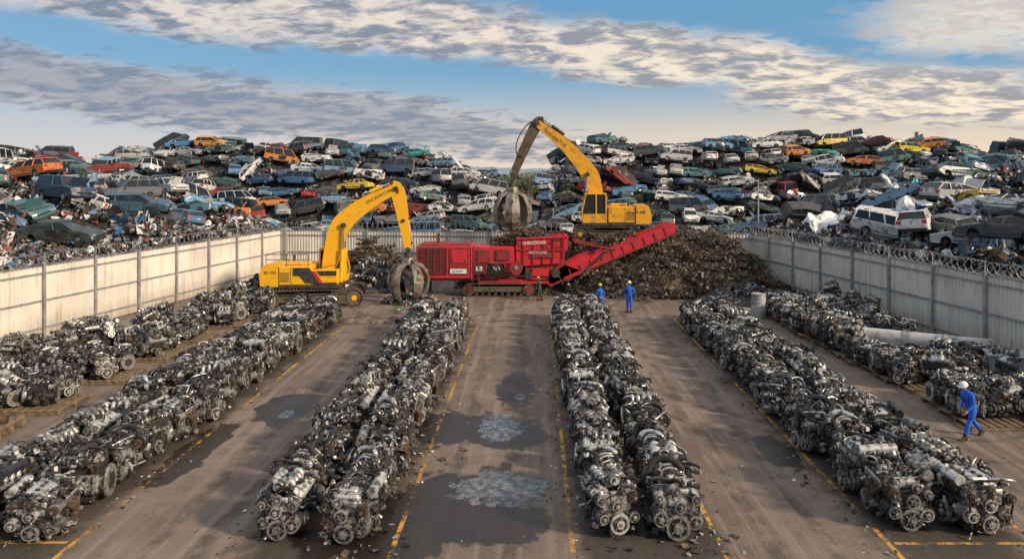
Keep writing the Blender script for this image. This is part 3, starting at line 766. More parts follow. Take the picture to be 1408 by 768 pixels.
def heap(name,xr,cn,seed):
    r=random.Random(seed);e=empty(name)
    st=.9;mb=MB();nx=int((xr[1]-xr[0])/st);ny=int((122-14)/st)
    g=[[heap_h(xr[0]+i*st,14+j*st) for i in range(nx+1)] for j in range(ny+1)]
    vs=[(xr[0]+i*st,14+j*st,g[j][i]) for j in range(ny+1) for i in range(nx+1)]
    fs=[]
    for j in range(ny):
        for i in range(nx):
            if max(g[j][i],g[j+1][i],g[j][i+1],g[j+1][i+1])>0: fs.append([j*(nx+1)+i,j*(nx+1)+i+1,(j+1)*(nx+1)+i+1,(j+1)*(nx+1)+i])
    mb.add(vs,fs,HEAPM); obj('scrap_base',mb.mesh('base'),parent=e)
    y=88.0
    while y<111:
        x=xr[0]+r.uniform(0,3)
        while x<xr[1]:
            yy=y+r.uniform(-.4,.4); h=heap_h(x,yy)
            if h>.5 and abs(x)<.78*yy+6:
                c=r.choice(CW); yaw=r.choice([0,pi,0,pi,0,pi/2,-pi/2,r.uniform(0,6.28)])+r.gauss(0,.28)
                rx_,ry_=r.gauss(0,.12),r.gauss(0,.11)
                z=h+r.uniform(0,.45)
                if r.random()<.06: rx_+=pi; z+=1.2
                elif r.random()<.08: ry_+=r.choice([-1,1])*.7; z+=.4
                obj('scrap_car',c,(x,yy,z),(rx_,ry_,yaw),r.uniform(.94,1.08),e,carcol(r))
                x+= 4.4 if abs(math.cos(yaw))>.7 else 2.6
            else: x+=2.0
            x+=r.uniform(-.2,.7)
        y+=1.95
    y=24
    while y<88:
        x=xr[0]
        while x<xr[1]:
            xx=x+r.uniform(-.8,.8);yy=y+r.uniform(-.8,.8);h=heap_h(xx,yy);dl,dr=dfence(xx,yy)
            if h>1.5 and abs(xx)<.78*yy+6 and (dl>3.6 or dr>3.6) and r.random()<cn:
                z=h+r.uniform(0,.4)
                rx_,ry_=r.gauss(0,.2),r.gauss(0,.18)
                if r.random()<.1: rx_+=pi; z+=1.2
                obj('scrap_car',r.choice(CW),(xx,yy,z),(rx_,ry_,r.uniform(0,6.28)),1.0,e,carcol(r))
            x+=4.2
        y+=3.5
    y=24
    while y<112:
        x=xr[0]
        while x<xr[1]:
            xx=x+r.uniform(-1,1);yy=y+r.uniform(-1,1);h=heap_h(xx,yy);dl,dr=dfence(xx,yy)
            if h>.3 and abs(xx)<.78*yy+5 and (yy>64 or dl>2.6 or dr>2.6) :
                fr=yy>84
                obj('loose_scrap',r.choice(CHP if (r.random()<.3 and not fr) else CH),(xx,yy,h-(.25 if fr else .05)),(r.gauss(0,.2),r.gauss(0,.2),r.uniform(0,6.28)),r.uniform(.6,.9) if fr else r.uniform(.6,.95),e)
            x+=2.6 if y<87 else 4.2
        y+=2.6 if y<87 else 2.7
    return e
hl=heap('scrap_car_heap',(-96,-.6),.8,21)
hr=heap('scrap_car_heap',(-.6,98),.62,22)
rf=random.Random(9)
for side,e in ((-1,hl),(1,hr)):
    y=34
    while y<62:
        x=(-22+.177*(y-63.3)-2.2) if side<0 else (18-.172*(y-59.5)+2.2)
        obj('loose_scrap',rf.choice(CH),(x,y,3.7+rf.uniform(-.1,.5)),(rf.gauss(0,.2),rf.gauss(0,.2),rf.uniform(0,6.3)),rf.uniform(.45,.7),e)
        y+=1.6
for (x,y,dz,yaw,c,ci,e) in ((-29.2,45,.8,.12,(.03,.04,.045),0,hl),(-33.5,52,1.0,-.5,(.02,.045,.10),2,hl),(-30.5,56,.8,.3,(.035,.09,.14),3,hl),(-40,58,.8,2.9,(.55,.16,.04),3,hl),(-46,104,.9,.1,(.62,.28,.04),1,hl),(-50,104,1.0,.4,(.04,.16,.34),5,hl),
                        (26.0,40.5,.6,2.6,(.04,.045,.05),0,hr),(53.5,103,1.2,.1,(.72,.56,.03),3,hr),(48.5,103,1.4,2.6,(.16,.04,.03),0,hr),(26,103,1.0,.1,(.16,.33,.48),1,hr),(29,50,.7,.2,(.5,.5,.5),6,hr),(37,103,1.1,.3,(.55,.2,.04),1,hr),(33,57,.9,.2,(.05,.12,.14),5,hr),(24.0,45.5,.6,1.0,(.75,.75,.73),3,hr)):
    obj('scrap_car',CARS[ci],(x,y,heap_h(x,y)+dz),(rf.gauss(0,.08),rf.gauss(0,.08),yaw),1.05,e,c)

def sheet(name,loc,rot,w,h,mat,seed,parent):
    mb=MB();n=16;vs=[]
    for i in range(n+1):
        for j in range(n+1):
            p=Vector((w*(i/n-.5),h*(j/n-.5),0)); q=noise.noise_vector(Vector((p.x*1.1+seed,p.y*1.1,seed)))*.75+noise.noise_vector(Vector((p.x*3+seed,p.y*3,seed)))*.28
            vs.append(p+q)
    mb.add(vs,[[i*(n+1)+j,(i+1)*(n+1)+j,(i+1)*(n+1)+j+1,i*(n+1)+j+1] for i in range(n) for j in range(n)],mat)
    obj(name,mb.mesh(name),loc,rot,1,parent)
for i,(x,y,w,h,m,rx_) in enumerate([(23.0,56,4,1.8,SHEETW,.8),(25.5,53,4.2,1.6,SHEETW,.7),(28.5,54,3,1.4,SHEETW,.9),(31,62,2.5,2,SHEETW,.6),(25,49,2.2,1.2,SHEETW,1.0),(28.0,47,2.4,1.2,SHEETW,.9),(31.5,60,2.8,1.0,SHEETT,1.2),(34,56,2.4,1.4,SHEETW,.6),(29,66,2.2,1.2,SHEETT,.9),(22,66,2.5,1.3,SHEETW,.9),(36,52,2.2,1.2,SHEETW,.9),(-34,50,2,1.1,SHEETW,.9),(-29,58,1.8,1.0,SHEETW,.9)]):
    sheet('crumpled_sheet',(x,y,heap_h(x,y)+.8),(rx_,rf.uniform(-.4,.4),rf.uniform(-1,1)),w,h,m,i*7.3,hr if x>0 else hl)

# ------------------------------------------------------------------ shredded scrap mound
e=empty('shredded_scrap_mound')
def mound_h(x,y):
    a=max(0,1-math.hypot((x-8.0)/9.4,(y-57.2)/6.4)); b=max(0,1-math.hypot((x-1.0)/6.5,(y-57.0)/4.6)); c=max(0,1-math.hypot((x-13.5)/5.8,(y-56)/5.4))
    d=max(0,1-math.hypot((x+13)/3.8,(y-57.5)/3.0)); 
    h=max(a*7.6,b*5.6,c*4.6,d*3.6)
    h=min(h,3.85)
    if h<=0:return -.3
    return h*(1+.10*noise.noise(Vector((x*.8,y*.8,1))))+.18*noise.noise(Vector((x*2.4,y*2.4,5)))
mb=MB();st=.3;nx=int(38/st);ny=int(13.5/st);vs=[]
for j in range(ny+1):
    for i in range(nx+1):
        x=-18+i*st;y=50.2+j*st
        if y>59.0+.10*(18-x)*.5: y=59.0+.10*(18-x)*.5-.001*(ny-j)
        vs.append((x,y,mound_h(x,y)))
fs=[]
for j in range(ny):
    for i in range(nx):
        q=[j*(nx+1)+i,j*(nx+1)+i+1,(j+1)*(nx+1)+i+1,(j+1)*(nx+1)+i]
        if max(vs[k][2] for k in q)>0 : fs.append(q)
mb.add(vs,fs,MOUNDM); obj('mound_surface',mb.mesh('mound'),parent=e)
rm=random.Random(31)
for k in range(1200):
    x=rm.uniform(-17,18.8);y=rm.uniform(50.2,58.8);h=mound_h(x,y)
    if x>17.2 and y>54: continue
    if h>0 or (rm.random()<.1 and x>0):
        obj('shredded_pieces',rm.choice(CD),(x,y,max(h,0)-.04),(rm.gauss(0,.3),rm.gauss(0,.3),rm.uniform(0,6.3)),rm.uniform(.45,.9),e)
def pile(name,cx,cy,rx_,ry_,h,n,chs,sc,seed):
    r=random.Random(seed);e=empty(name);mb=MB();m=24
    vs=[(cx,cy,h)];fs=[]
    for k in range(1,6):
        for i in range(m):
            a=2*pi*i/m;f=k/5;q=noise.noise(Vector((math.cos(a)*2+seed,math.sin(a)*2,k)))
            vs.append((cx+rx_*f*math.cos(a)*(1+.2*q),cy+ry_*f*math.sin(a)*(1+.2*q),h*(1-f)**.8*(1+.4*q)-.03))
    for i in range(m): fs.append([0,1+i,1+(i+1)%m])
    for k in range(4):
        for i in range(m): fs.append([1+k*m+i,1+(k+1)*m+i,1+(k+1)*m+(i+1)%m,1+k*m+(i+1)%m])
    mb.add(vs,fs,HEAPM);obj('pile_base',mb.mesh('pile'),parent=e)
    for i in range(n):
        a=r.uniform(0,6.3);d=math.sqrt(r.random())
        obj('loose_scrap',r.choice(chs),(cx+rx_*d*math.cos(a),cy+ry_*d*math.sin(a),h*(1-d)**.8-.05),(r.gauss(0,.2),r.gauss(0,.2),r.uniform(0,6.3)),sc*r.uniform(.7,1.2),e)
pile('scrap_debris_pile',-19.0,52.0,3.0,4.0,1.3,34,CH,.36,1)
pile('scrap_debris_pile',-12.6,55.5,3.8,2.6,2.3,40,CH,.36,2)
pile('scrap_debris_pile',-8.3,49.3,1.9,1.1,.6,20,CH,.24,3)
pile('scrap_debris_pile',14.5,50.5,3.6,2.6,1.1,30,CH,.32,4)
pile('scrap_debris_pile',17.0,47.5,1.8,3.2,1.0,24,CH,.32,5)
pile('scrap_debris_pile',-14.5,47.0,1.3,.6,.25,10,CH,.2,6)
pile('scrap_debris_pile',-20.5,47.5,1.6,2.5,1.0,18,CH,.3,7)

# ------------------------------------------------------------------ litter
mb=MB();rl=random.Random(77)
def bit(x,y,s,m):
    mb.M=Matrix.Translation((x,y,.01+s*.15))@Euler((rl.gauss(0,.25),rl.gauss(0,.25),rl.uniform(0,6.3))).to_matrix().to_4x4()
    q=rl.random()
    if q<.5: mb.add([(-s,-s*.5,0),(s*.6,-s*.7,.1*s),(s,s*.4,0),(-.3*s,s*.7,.25*s)],[[0,1,2,3]],m)
    elif q<.8: mb.box((0,0,0),(s*1.4,s*.5,s*.3),m)
    else: mb.cyl((0,0,-.1*s),(0,0,.2*s),s*.6,m,n=8)
LM=[SCR_GR,IRON,STEEL,BLK,SCR_BR,SCR_BR,SCR_WH,RUST]
for i in range(1900):
    k=rl.random()
    if k<.7:
        x0=rl.choice([-14.6,-11.2,-7.0,-3.5,1.0,4.4,8.3,11.8]); x=x0+rl.gauss(0,.35); y=16.8+28*rl.random()**1.3
    else: x=rl.uniform(-21,20); y=rl.uniform(16.5,50)
    bit(x,y,rl.choice([.02,.03,.04,.05,.08 if k<.7 else .04]),rl.choice(LM))
for (cx,cy,n_) in ((-3.9,17.5,22),(-4.8,17,12),(4.2,17.2,16),(2.2,17.0,10),(-3.0,22.5,16),(-13,43,20),(7.9,21,10),(-10.9,44.8,18),(-9.5,43,12),(-8,46.8,40),(14,44,14),(12.4,29,8),(12.2,22,8)):
    for i in range(n_): bit(cx+rl.gauss(0,.5),cy+rl.gauss(0,.45),rl.uniform(.04,.14),rl.choice(LM))
mb.M=Matrix.Identity(4)
obj('ground_litter',mb.mesh('litter'))

# ------------------------------------------------------------------ excavators
def ribbon(pts,th,n=14):
    P=[Vector(p) for p in pts]; P=[P[0]*2-P[1]]+P+[P[-1]*2-P[-2]]; C=[];T=[]
    for i in range(1,len(P)-2):
        for k in range(n):
            t=k/n;a,b,c,d=P[i-1:i+3]
            C.append(.5*((2*b)+(c-a)*t+(2*a-5*b+4*c-d)*t*t+(3*b-a-3*c+d)*t**3)); T.append(th[i-1]*(1-t)+th[i]*t)
    C.append(P[-2]);T.append(th[-1]); up=[];dn=[]
    for i in range(len(C)):
        t=(C[min(i+1,len(C)-1)]-C[max(i-1,0)]).normalized(); nrm=Vector((-t.y,t.x)); up.append(tuple(C[i]+nrm*T[i]/2)); dn.append(tuple(C[i]-nrm*T[i]/2))
    return up+dn[::-1]
def text_obj(body,size,loc,rot,mat,parent,name='lettering'):
    cu=bpy.data.curves.new(name,'FONT');cu.body=body;cu.size=size;cu.extrude=.004;cu.materials.append(mat)
    o=bpy.data.objects.new(name,cu);o.location=loc;o.rotation_euler=rot;o.parent=parent;COL.objects.link(o)
def grapple(mb,c,ztop,zbot,R0,wf,opn,n=5):
    hub=Vector((c[0],c[1],ztop))
    mb.cyl(hub,hub-Vector((0,0,.35)),.26,DSTEEL,n=14); mb.cyl(hub-Vector((0,0,.35)),hub-Vector((0,0,.8)),.40,GRAPM,r1=.5,n=14)
    mb.cyl(hub-Vector((0,0,.8)),hub-Vector((0,0,1.05)),.3,DSTEEL,n=12)
    zh=ztop-.75;Hh=zh-zbot
    for i in range(n):
        a=2*pi*i/n+.35;d=Vector((math.cos(a),math.sin(a),0));t=Vector((-d.y,d.x,0))
        prof=[(.42,0,.13),(R0*.72,-.10*Hh,.17),(R0*.96,-.30*Hh,.21),(R0*1.04,-.52*Hh,.22),(R0*.95,-.74*Hh,.19),(R0*(.70+opn*.5),-.91*Hh,.11),(R0*(.36+opn),-1.0*Hh,.025)]
        secs=[]
        for k,(rr,dz,w) in enumerate(prof):
            p=Vector((c[0],c[1],zh+dz))+d*rr; k2=prof[min(k+1,len(prof)-1)];k1=prof[max(k-1,0)]
            tn=Vector((k2[0]-k1[0],k2[1]-k1[1])).normalized(); no=(d*(-tn.y)+Vector((0,0,1))*tn.x)*.07
            W=w*R0*wf
            secs.append([p+t*W*1.15+no*.2,p+no*2.4,p-t*W*1.15+no*.2,p-t*W*1.1-no,p-no*.2,p+t*W*1.1-no])
        mb.loft(secs,GRAPM)
        mb.cyl(Vector((c[0],c[1],zh+.25))+d*.4,Vector((c[0],c[1],zh-.25*Hh))+d*(R0*.98+.10),.085,DSTEEL,n=8)
        mb.cyl(Vector((c[0],c[1],zh+.05))+d*.55,Vector((c[0],c[1],zh-.34*Hh))+d*(R0+.10),.05,CHROME,n=8)
def excavator(loc,yaw,trackyaw,boom,bth,stick,sth,gr,ym,stm,trackL):
    e=empty('excavator',loc,(0,0,yaw))
    mb=MB();TL_=trackL/2
    for s in (-1,1):
        yc=s*1.25;r_=.56
        st=.22
        Ls=trackL-2*r_
        per=2*Ls+2*pi*r_; m=int(per/st)
        for i in range(m):
            q=per*i/m
            if q<Ls: p=(-TL_+r_+q,2*r_,0)
            elif q<Ls+pi*r_:
                a=(q-Ls)/r_; p=(TL_-r_+r_*math.sin(a),r_+r_*math.cos(a),a)
            elif q<2*Ls+pi*r_: p=(TL_-r_-(q-Ls-pi*r_),0,pi)
            else:
                a=(q-2*Ls-pi*r_)/r_; p=(-TL_+r_-r_*math.sin(a),r_-r_*math.cos(a),pi+a)
            mb.box((p[0],yc,p[1]+.04),(.19,.62,.05),TRK,0,(0,p[2],0))
            mb.box((p[0]+.06*math.sin(p[2]),yc,p[1]+.04+.05*math.cos(p[2])),(.03,.6,.07),TRK,0,(0,p[2],0))
        for xx in (-TL_+r_,TL_-r_): mb.cyl((xx,yc-.22,r_+.04),(xx,yc+.22,r_+.04),r_-.06,TRK,n=18); mb.cyl((xx,yc-.25,r_+.04),(xx,yc+.25,r_+.04),.18,ym,n=12)
        for i in range(7): mb.cyl((-TL_+.9+i*(trackL-1.8)/6,yc-.2,.17),(-TL_+.9+i*(trackL-1.8)/6,yc+.2,.17),.14,DSTEEL,n=10)
        mb.box((0,yc,.56),(trackL-1.1,.34,.42),TRK,.05); mb.box((0,yc,.88),(trackL-2.2,.36,.06),TRK)
    mb.box((0,0,.80),(2.0,2.2,.45),DSTEEL,.08); mb.cyl((0,0,.9),(0,0,1.25),.85,DSTEEL,n=26)
    obj('undercarriage',mb.mesh('undercarriage'),(0,0,0),(0,0,trackyaw),1,e)
    mb=MB()
    mb.box((-.4,0,1.36),(4.6,2.8,.24),DSTEEL,.04)
    mb.prism([(-3.25,1.45),(-3.3,2.0),(-3.1,2.72),(-2.95,2.82),(-2.1,2.82),(-2.1,1.4),(-3.05,1.4)],-1.42,1.42,ym)
    mb.box((-1.05,0,2.10),(2.1,2.72,1.26),ym,.07)
    mb.box((-1.0,-.2,2.80),(1.5,1.4,.18),ym,.06); mb.cyl((-1.6,.7,2.7),(-1.6,.7,3.25),.09,DSTEEL,n=10)
    mb.box((.85,-.98,1.98),(1.7,.78,1.0),ym,.06)
    for s in (-1,1):
        for k in range(5): mb.box((-1.70,s*1.365,1.75+k*.13),(.6,.02,.06),TXT)
        mb.box((-1.3,s*1.365,2.1),(.02,.02,1.1),TXT); mb.box((-2.085,s*1.37,2.1),(.03,.02,1.2),TXT)
    mb.prism([(-1.15,2.62),(-.1,2.62),(.5,1.62),(-.35,1.62),(-.75,2.1),(-1.15,2.1)],-1.392,-1.372,TXT)
    mb.prism([(.0,2.42),(.26,2.42),(.78,1.62),(.55,1.62)],-1.396,-1.372,STRIPE); mb.prism([(.36,2.42),(1.65,2.42),(1.65,2.1),(.58,2.1)],-1.394,-1.372,TXT)
    mb.box((.9,-1.38,1.58),(1.55,.02,.14),TXT)
    for (a,b_) in (((-2.9,-1.3,2.82),(-2.9,-1.3,3.5)),((-.2,-1.3,2.7),(-.2,-1.3,3.5)),((-1.6,-1.3,2.7),(-1.6,-1.3,3.5)),((-2.9,-1.3,3.5),(-.2,-1.3,3.5)),((-2.9,-1.3,3.15),(-.2,-1.3,3.15)),((.1,-1.3,2.5),(1.6,-1.3,2.8)),((1.6,-1.3,2.8),(1.65,-1.3,1.6))): mb.cyl(a,b_,.025,DSTEEL,n=6)
    obj('upper_body',mb.mesh('house'),(0,0,0),(0,0,0),1,e)
    mb=MB()
    cx0,cx1,cy0,cy1,cz0,cz1=.15,1.85,.42,1.40,1.48,3.65
    mb.prism([(cx0+.03,cz0),(cx1-.02,cz0),(cx1+.10,cz0+.8),(cx1-.20,cz1-.08),(cx0+.06,cz1-.08)],cy0+.03,cy1-.03,GLASS)
    for yy in (cy0,cy1):
        for a,b_ in (((cx0,cz0),(cx0,cz1)),((cx1,cz0),(cx1+.12,cz0+.8)),((cx1+.12,cz0+.8),(cx1-.18,cz1)),((cx0+.75,cz0),(cx0+.75,cz1))): mb.bar((a[0],yy,a[1]),(b_[0],yy,b_[1]),.07,.10,ym)
        mb.bar((cx0,yy,cz0+.35),(cx1,yy,cz0+.35),.05,.68,ym)
    mb.box(((cx0+cx1)/2-.06,(cy0+cy1)/2,cz1+.02),(cx1-cx0-.05,cy1-cy0+.1,.13),ym,.05)
    mb.bar((cx0+.0,cy0,cz0+.9),(cx0,cy1,cz0+.9),.06,1.5,ym)
    mb.bar((cx1+.03,cy0,cz0+.2),(cx1+.03,cy1,cz0+.2),.06,.4,ym)
    for s in (cy0+.15,cy1-.15): mb.box((cx1-.25,s,cz1+.15),(.1,.18,.12),DSTEEL,.02)
    obj('cab',mb.mesh('cab'),parent=e)
    mb=MB()
    mb.prism(ribbon(boom,bth),-.32,.32,ym,False)
    for p in (boom[0],boom[-1]): mb.cyl((p[0],-.42,p[1]),(p[0],.42,p[1]),.17,DSTEEL,n=14)
    bend=boom[2]
    for s in (-1,1):
        a=Vector((1.75,s*.45,1.55)); b_=Vector((bend[0]+.15,s*.42,bend[1]-.05)); m_=a.lerp(b_,.58)
        mb.cyl(a,m_,.14,ym,n=12); mb.cyl(m_,b_,.075,CHROME,n=10)
        mb.cyl(b_-Vector((0,.1,0)),b_+Vector((0,.1,0)),.18,DSTEEL,n=10)
    tip=Vector(boom[-1]); dirb=(tip-Vector(boom[-2])).normalized()
    nb=Vector((-dirb.y,dirb.x))
    s0=Vector(boom[-2])*.75+tip*.25+nb*(bth[-2]*.5+.12); se=Vector(stick[0])
    m_=s0.lerp(se,.55); mb.cyl((s0.x,0,s0.y),(m_.x,0,m_.y),.14,DSTEEL if stm is not ym else ym,n=12); mb.cyl((m_.x,0,m_.y),(se.x,0,se.y),.075,CHROME,n=10)
    for s in (-.12,.12,.2):
        pp=[]
        for i in range(1,len(boom)):
            q=Vector(boom[i]);dd=(Vector(boom[min(i+1,len(boom)-1)])-Vector(boom[i-1])).normalized();nn=Vector((-dd.y,dd.x));pp.append(Vector((q.x+nn.x*(bth[i]*.5+.05),s,q.y+nn.y*(bth[i]*.5+.05))))
        q=Vector(stick[2]); pp+=bez(pp[-1],pp[-1]+Vector((1.0,0,.3)),Vector((q.x+.8,s,q.y+1.0)),Vector((q.x+.35,s,q.y)),8)[1:]
        mb.tube(pp,.035,RUBB,6)
    obj('boom',mb.mesh('boom'),parent=e)
    mb=MB()
    mb.prism(ribbon(stick,sth),-.23,.23,stm,False)
    for p in stick: mb.cyl((p[0],-.32,p[1]),(p[0],.32,p[1]),.12,DSTEEL,n=12)
    a=Vector(stick[0]);b_=Vector(stick[-1]);dd=(b_-a).normalized();nn=Vector((-dd.y,dd.x))
    q0=a.lerp(b_,.18)+nn*.55;q1=a.lerp(b_,.92)+nn*.4
    mm_=q0.lerp(q1,.6);mb.cyl((q0.x,0,q0.y),(mm_.x,0,mm_.y),.11,stm,n=10);mb.cyl((mm_.x,0,mm_.y),(q1.x,0,q1.y),.06,CHROME,n=8)
    mb.bar((q1.x,0,q1.y),(b_.x,0,b_.y),.3,.12,DSTEEL)
    mb.bar((b_.x,0,b_.y),(b_.x,0,gr[0]),.28,.22,DSTEEL)
    obj('stick',mb.mesh('stick'),parent=e)
    mb=MB(); grapple(mb,(stick[-1][0],0),gr[0],gr[1],gr[2],gr[3],gr[4]); obj('grapple',mb.mesh('grapple'),parent=e)
    side=-1 if yaw<1 else 1
    p=Vector(boom[-2]).lerp(tip,.02); ang=math.atan2(dirb.y,dirb.x)
    if side<0: text_obj('EXCAVATOR',.32,(p.x,-.33,p.y-.05),(pi/2,-ang,0),TXT,e)
    else:
        p=Vector(boom[-2]).lerp(tip,.75); 
        text_obj('EXCAVATOR',.34,(p.x,.33,p.y-.2),(pi/2,ang,pi),TXT,e)
    text_obj('EX 350' ,.26,(-3.0,side*1.435,2.25) if side<0 else (-2.0,side*1.435,2.2),(pi/2,0,0 if side<0 else pi),TXT,e)
    return e
excavator((-14.6,48.9,0),.06,.12,[(.75,1.9),(1.15,3.6),(1.75,5.35),(3.4,6.75),(5.35,7.75)],[.7,1.1,1.3,1.0,.6],
          [(5.05,8.15),(5.45,7.55),(5.85,5.6),(6.15,3.7)],[.5,.95,.7,.42],(3.45,.35,1.30,1.15,.18),YEL,YEL,6.3)
excavator((5.7,56.4,3.55),pi-.02,-.05,[(.6,1.9),(.85,3.6),(1.35,5.2),(3.1,7.3),(5.35,9.1)],[.7,1.1,1.3,.95,.55],
          [(5.0,9.5),(5.5,8.9),(6.6,6.6),(7.3,4.75)],[.5,.9,.7,.42],(4.5,.75,1.38,1.7,-.1),YELD,STK,5.2)

# ------------------------------------------------------------------ crusher
e=empty('mobile_crusher',(0,51.6,0))
mb=MB()
mb.box((-6.3,1.4,2.47),(3.95,2.7,2.35),REDP,.06)
mb.box((-6.3,1.4,3.68),(3.6,2.4,.12),REDD,.04)
mb.box((-7.05,.03,2.55),(1.75,.06,1.9),TXT)
for k in range(12): mb.box((-7.05,-.01,1.72+k*.15),(1.7,.05,.05),REDD,0,(.5,0,0))
for x in (-7.95,-7.5,-7.05,-6.6,-6.15): mb.box((x,-.02,2.55),(.05,.06,1.9),REDD)
mb.box((-5.25,.02,2.55),(1.35,.05,1.9),REDD); mb.box((-5.25,-.01,2.9),(1.1,.05,.9),REDP,.01); mb.box((-5.3,-.03,1.85),(1.15,.04,.32),WHT)
for x in (-5.75,-4.85): mb.box((x,-.03,2.6),(.05,.06,.3),TXT)
mb.cyl((-6.9,1.6,3.7),(-6.9,1.6,4.4),.10,DSTEEL,n=10)
mb.box((-2.8,1.4,2.95),(2.95,2.5,1.25),REDP,.05)
mb.box((-3.5,.10,2.9),(1.0,.06,.9),REDD,.02); mb.box((-2.2,.1,2.95),(.95,.06,.75),TXT); mb.box((-2.2,.07,2.95),(.8,.05,.6),REDD,.01)
mb.box((-3.8,1.3,2.0),(1.0,2.3,.8),REDD,.04); mb.box((-2.7,1.4,1.95),(1.2,2.2,.7),DSTEEL,.05); mb.box((-1.7,.9,2.0),(.8,1.4,.6),REDP,.04)
mb.box((-3.85,.1,2.0),(.5,.05,.35),WHT); mb.cyl((-2.6,.2,2.0),(-2.6,.05,2.0),.35,DSTEEL,n=18); mb.cyl((-2.6,.05,2.0),(-2.6,0,2.0),.12,STEEL,n=10)
mb.cyl((-1.2,.1,2.1),(-1.2,-.05,2.1),.48,REDD,n=22); mb.cyl((-1.2,-.05,2.1),(-1.2,-.1,2.1),.16,STEEL,n=10)
mb.box((-2.6,1.4,1.33),(11.0,1.7,.42),REDD,.04)
for x in (-7.4,-5.9,-4.4,-2.0,.4,1.8): mb.box((x,.52,1.33),(.12,.08,.5),REDP)
mb.box((-.4,.5,1.05),(4.2,.3,.3),REDP,.02)
hop=[(-1.25,3.55),(-1.0,4.15),(2.55,4.30),(2.35,3.3),(1.9,2.4),(-.7,2.2),(-1.2,2.6)]
mb.prism(hop,.12,.22,REDP); mb.prism(hop,2.6,2.7,REDP)
mb.box((-1.15,1.4,3.4),(.1,2.4,1.3),REDP); mb.box((2.4,1.4,3.75),(.1,2.4,1.0),REDP)
mb.box((.6,1.4,2.6),(2.9,2.2,.7),REDD,.05)
for x in (-.7,0,.7,1.4,2.1): mb.bar((x,.06,2.35),(x+.1,.02,4.15),.08,.10,REDP)
mb.bar((-1.15,.05,4.15),(2.55,.05,4.30),.14,.12,REDP)
mb.bar((-1.1,.06,3.35),(2.3,.06,3.35),.08,.10,REDD)
mb.box((.65,.0,3.0),(1.4,.05,.35),REDD)
mb.prism([(-.6,2.2),(1.9,2.4),(3.3,1.9),(2.6,1.1),(-.4,1.1)],.35,2.4,REDD)
mb.box((.5,.28,1.72),(1.2,.1,.55),REDP,.03); mb.box((-.35,.28,1.5),(.5,.1,.5),TXT,.02)
mb.cyl((1.6,.3,1.7),(1.6,.15,1.7),.34,DSTEEL,n=18)
obj('body',mb.mesh('body'),parent=e)
mb=MB()
A=Vector((1.2,0,1.05));B=Vector((10.1,0,4.85)); d=(B-A).normalized(); up=Vector((-d.z,0,d.x))
for y in (.35,2.05):
    mb.prism([(A.x-.1,A.z-.3),(B.x,B.z-.38),(B.x+.15,B.z+.1),(B.x-.15,B.z+.42),(4.6,3.05),(3.4,2.9),(A.x,A.z+.55)],y,y+.08,REDP)
    for k in range(11):
        p=A.lerp(B,.08+k*.085); s_=.32
        mb.bar(tuple(p+Vector((0,y-.03,0))-up*.3),tuple(p+Vector((0,y-.03,0))+up*s_),.05,.08,REDD)
    mb.bar((A.x,y-.04,A.z-.28),(B.x,y-.04,B.z-.36),.08,.12,REDD); mb.bar((4.2,y-.04,2.92),(B.x-.1,y-.04,B.z+.40),.08,.10,REDP)
mb.bar((A.x,1.24,A.z+.25),(B.x,1.24,B.z+.2),1.6,.05,RUBB); mb.bar((A.x,1.24,A.z-.15),(B.x,1.24,B.z-.2),1.6,.04,RUBB)
mb.cyl((B.x,.4,B.z),(B.x,2.1,B.z),.24,DSTEEL,n=16); mb.cyl((A.x,.4,A.z),(A.x,2.1,A.z),.24,DSTEEL,n=16)
for y in (.3,2.15):
    mb.bar((2.2,y,1.3),(5.6,y,2.75),.1,.14,REDP); mb.cyl((3.3,y,1.5),(5.4,y,3.35),.09,DSTEEL,n=10); mb.bar((2.9,y,3.9),(5.9,y,3.35),.08,.10,REDD)
obj('conveyor',mb.mesh('conveyor'),parent=e)
mb=MB()
for yc in (.45,2.35):
    r_=.44;x0,x1=-5.0,.1
    Ls=x1-x0-2*r_;per=2*Ls+2*pi*r_;m=int(per/.22)
    for i in range(m):
        q=per*i/m
        if q<Ls:p=(x0+r_+q,2*r_,0)
        elif q<Ls+pi*r_:
            a=(q-Ls)/r_;p=(x1-r_+r_*math.sin(a),r_+r_*math.cos(a),a)
        elif q<2*Ls+pi*r_:p=(x1-r_-(q-Ls-pi*r_),0,pi)
        else:
            a=(q-2*Ls-pi*r_)/r_;p=(x0+r_-r_*math.sin(a),r_-r_*math.cos(a),pi+a)
        mb.box((p[0],yc,p[1]+.03),(.18,.55,.05),TRK,0,(0,p[2],0))
    for x in (x0+r_,x1-r_): mb.cyl((x,yc-.24,.47),(x,yc+.24,.47),.38,TRK,n=18);mb.cyl((x,yc-.29,.47),(x,yc+.26,.47),.2,REDD,n=14)
    for i in range(8): mb.cyl((x0+.95+i*.46,yc-.2,.17),(x0+.95+i*.46,yc+.2,.17),.13,DSTEEL,n=10)
    mb.box(((x0+x1)/2,yc,.5),(3.9,.3,.4),TRK,.04); mb.box(((x0+x1)/2,yc,1.02),(3.0,.4,.2),REDD)
for x in (-7.6,3.1):
    mb.bar((x,.5,0.05),(x,.5,1.2),.16,.16,DSTEEL); mb.box((x,.5,.05),(.5,.5,.08),DSTEEL)
    mb.bar((x,2.3,0.05),(x,2.3,1.2),.16,.16,DSTEEL)
obj('tracks',mb.mesh('ctracks'),parent=e)
mb=MB()
for (a,b_) in [((-8.1,.1,4.3),(-4.4,.1,4.3))]+[((-8.1+k*1.23,.1,3.6),(-8.1+k*1.23,.1,4.3)) for k in range(4)]: mb.cyl(a,b_,.02,REDD,n=6)
for k in range(9): mb.cyl((-4.25,-.05,.7+k*.3),(-3.85,-.05,.7+k*.3),.02,DSTEEL,n=6)
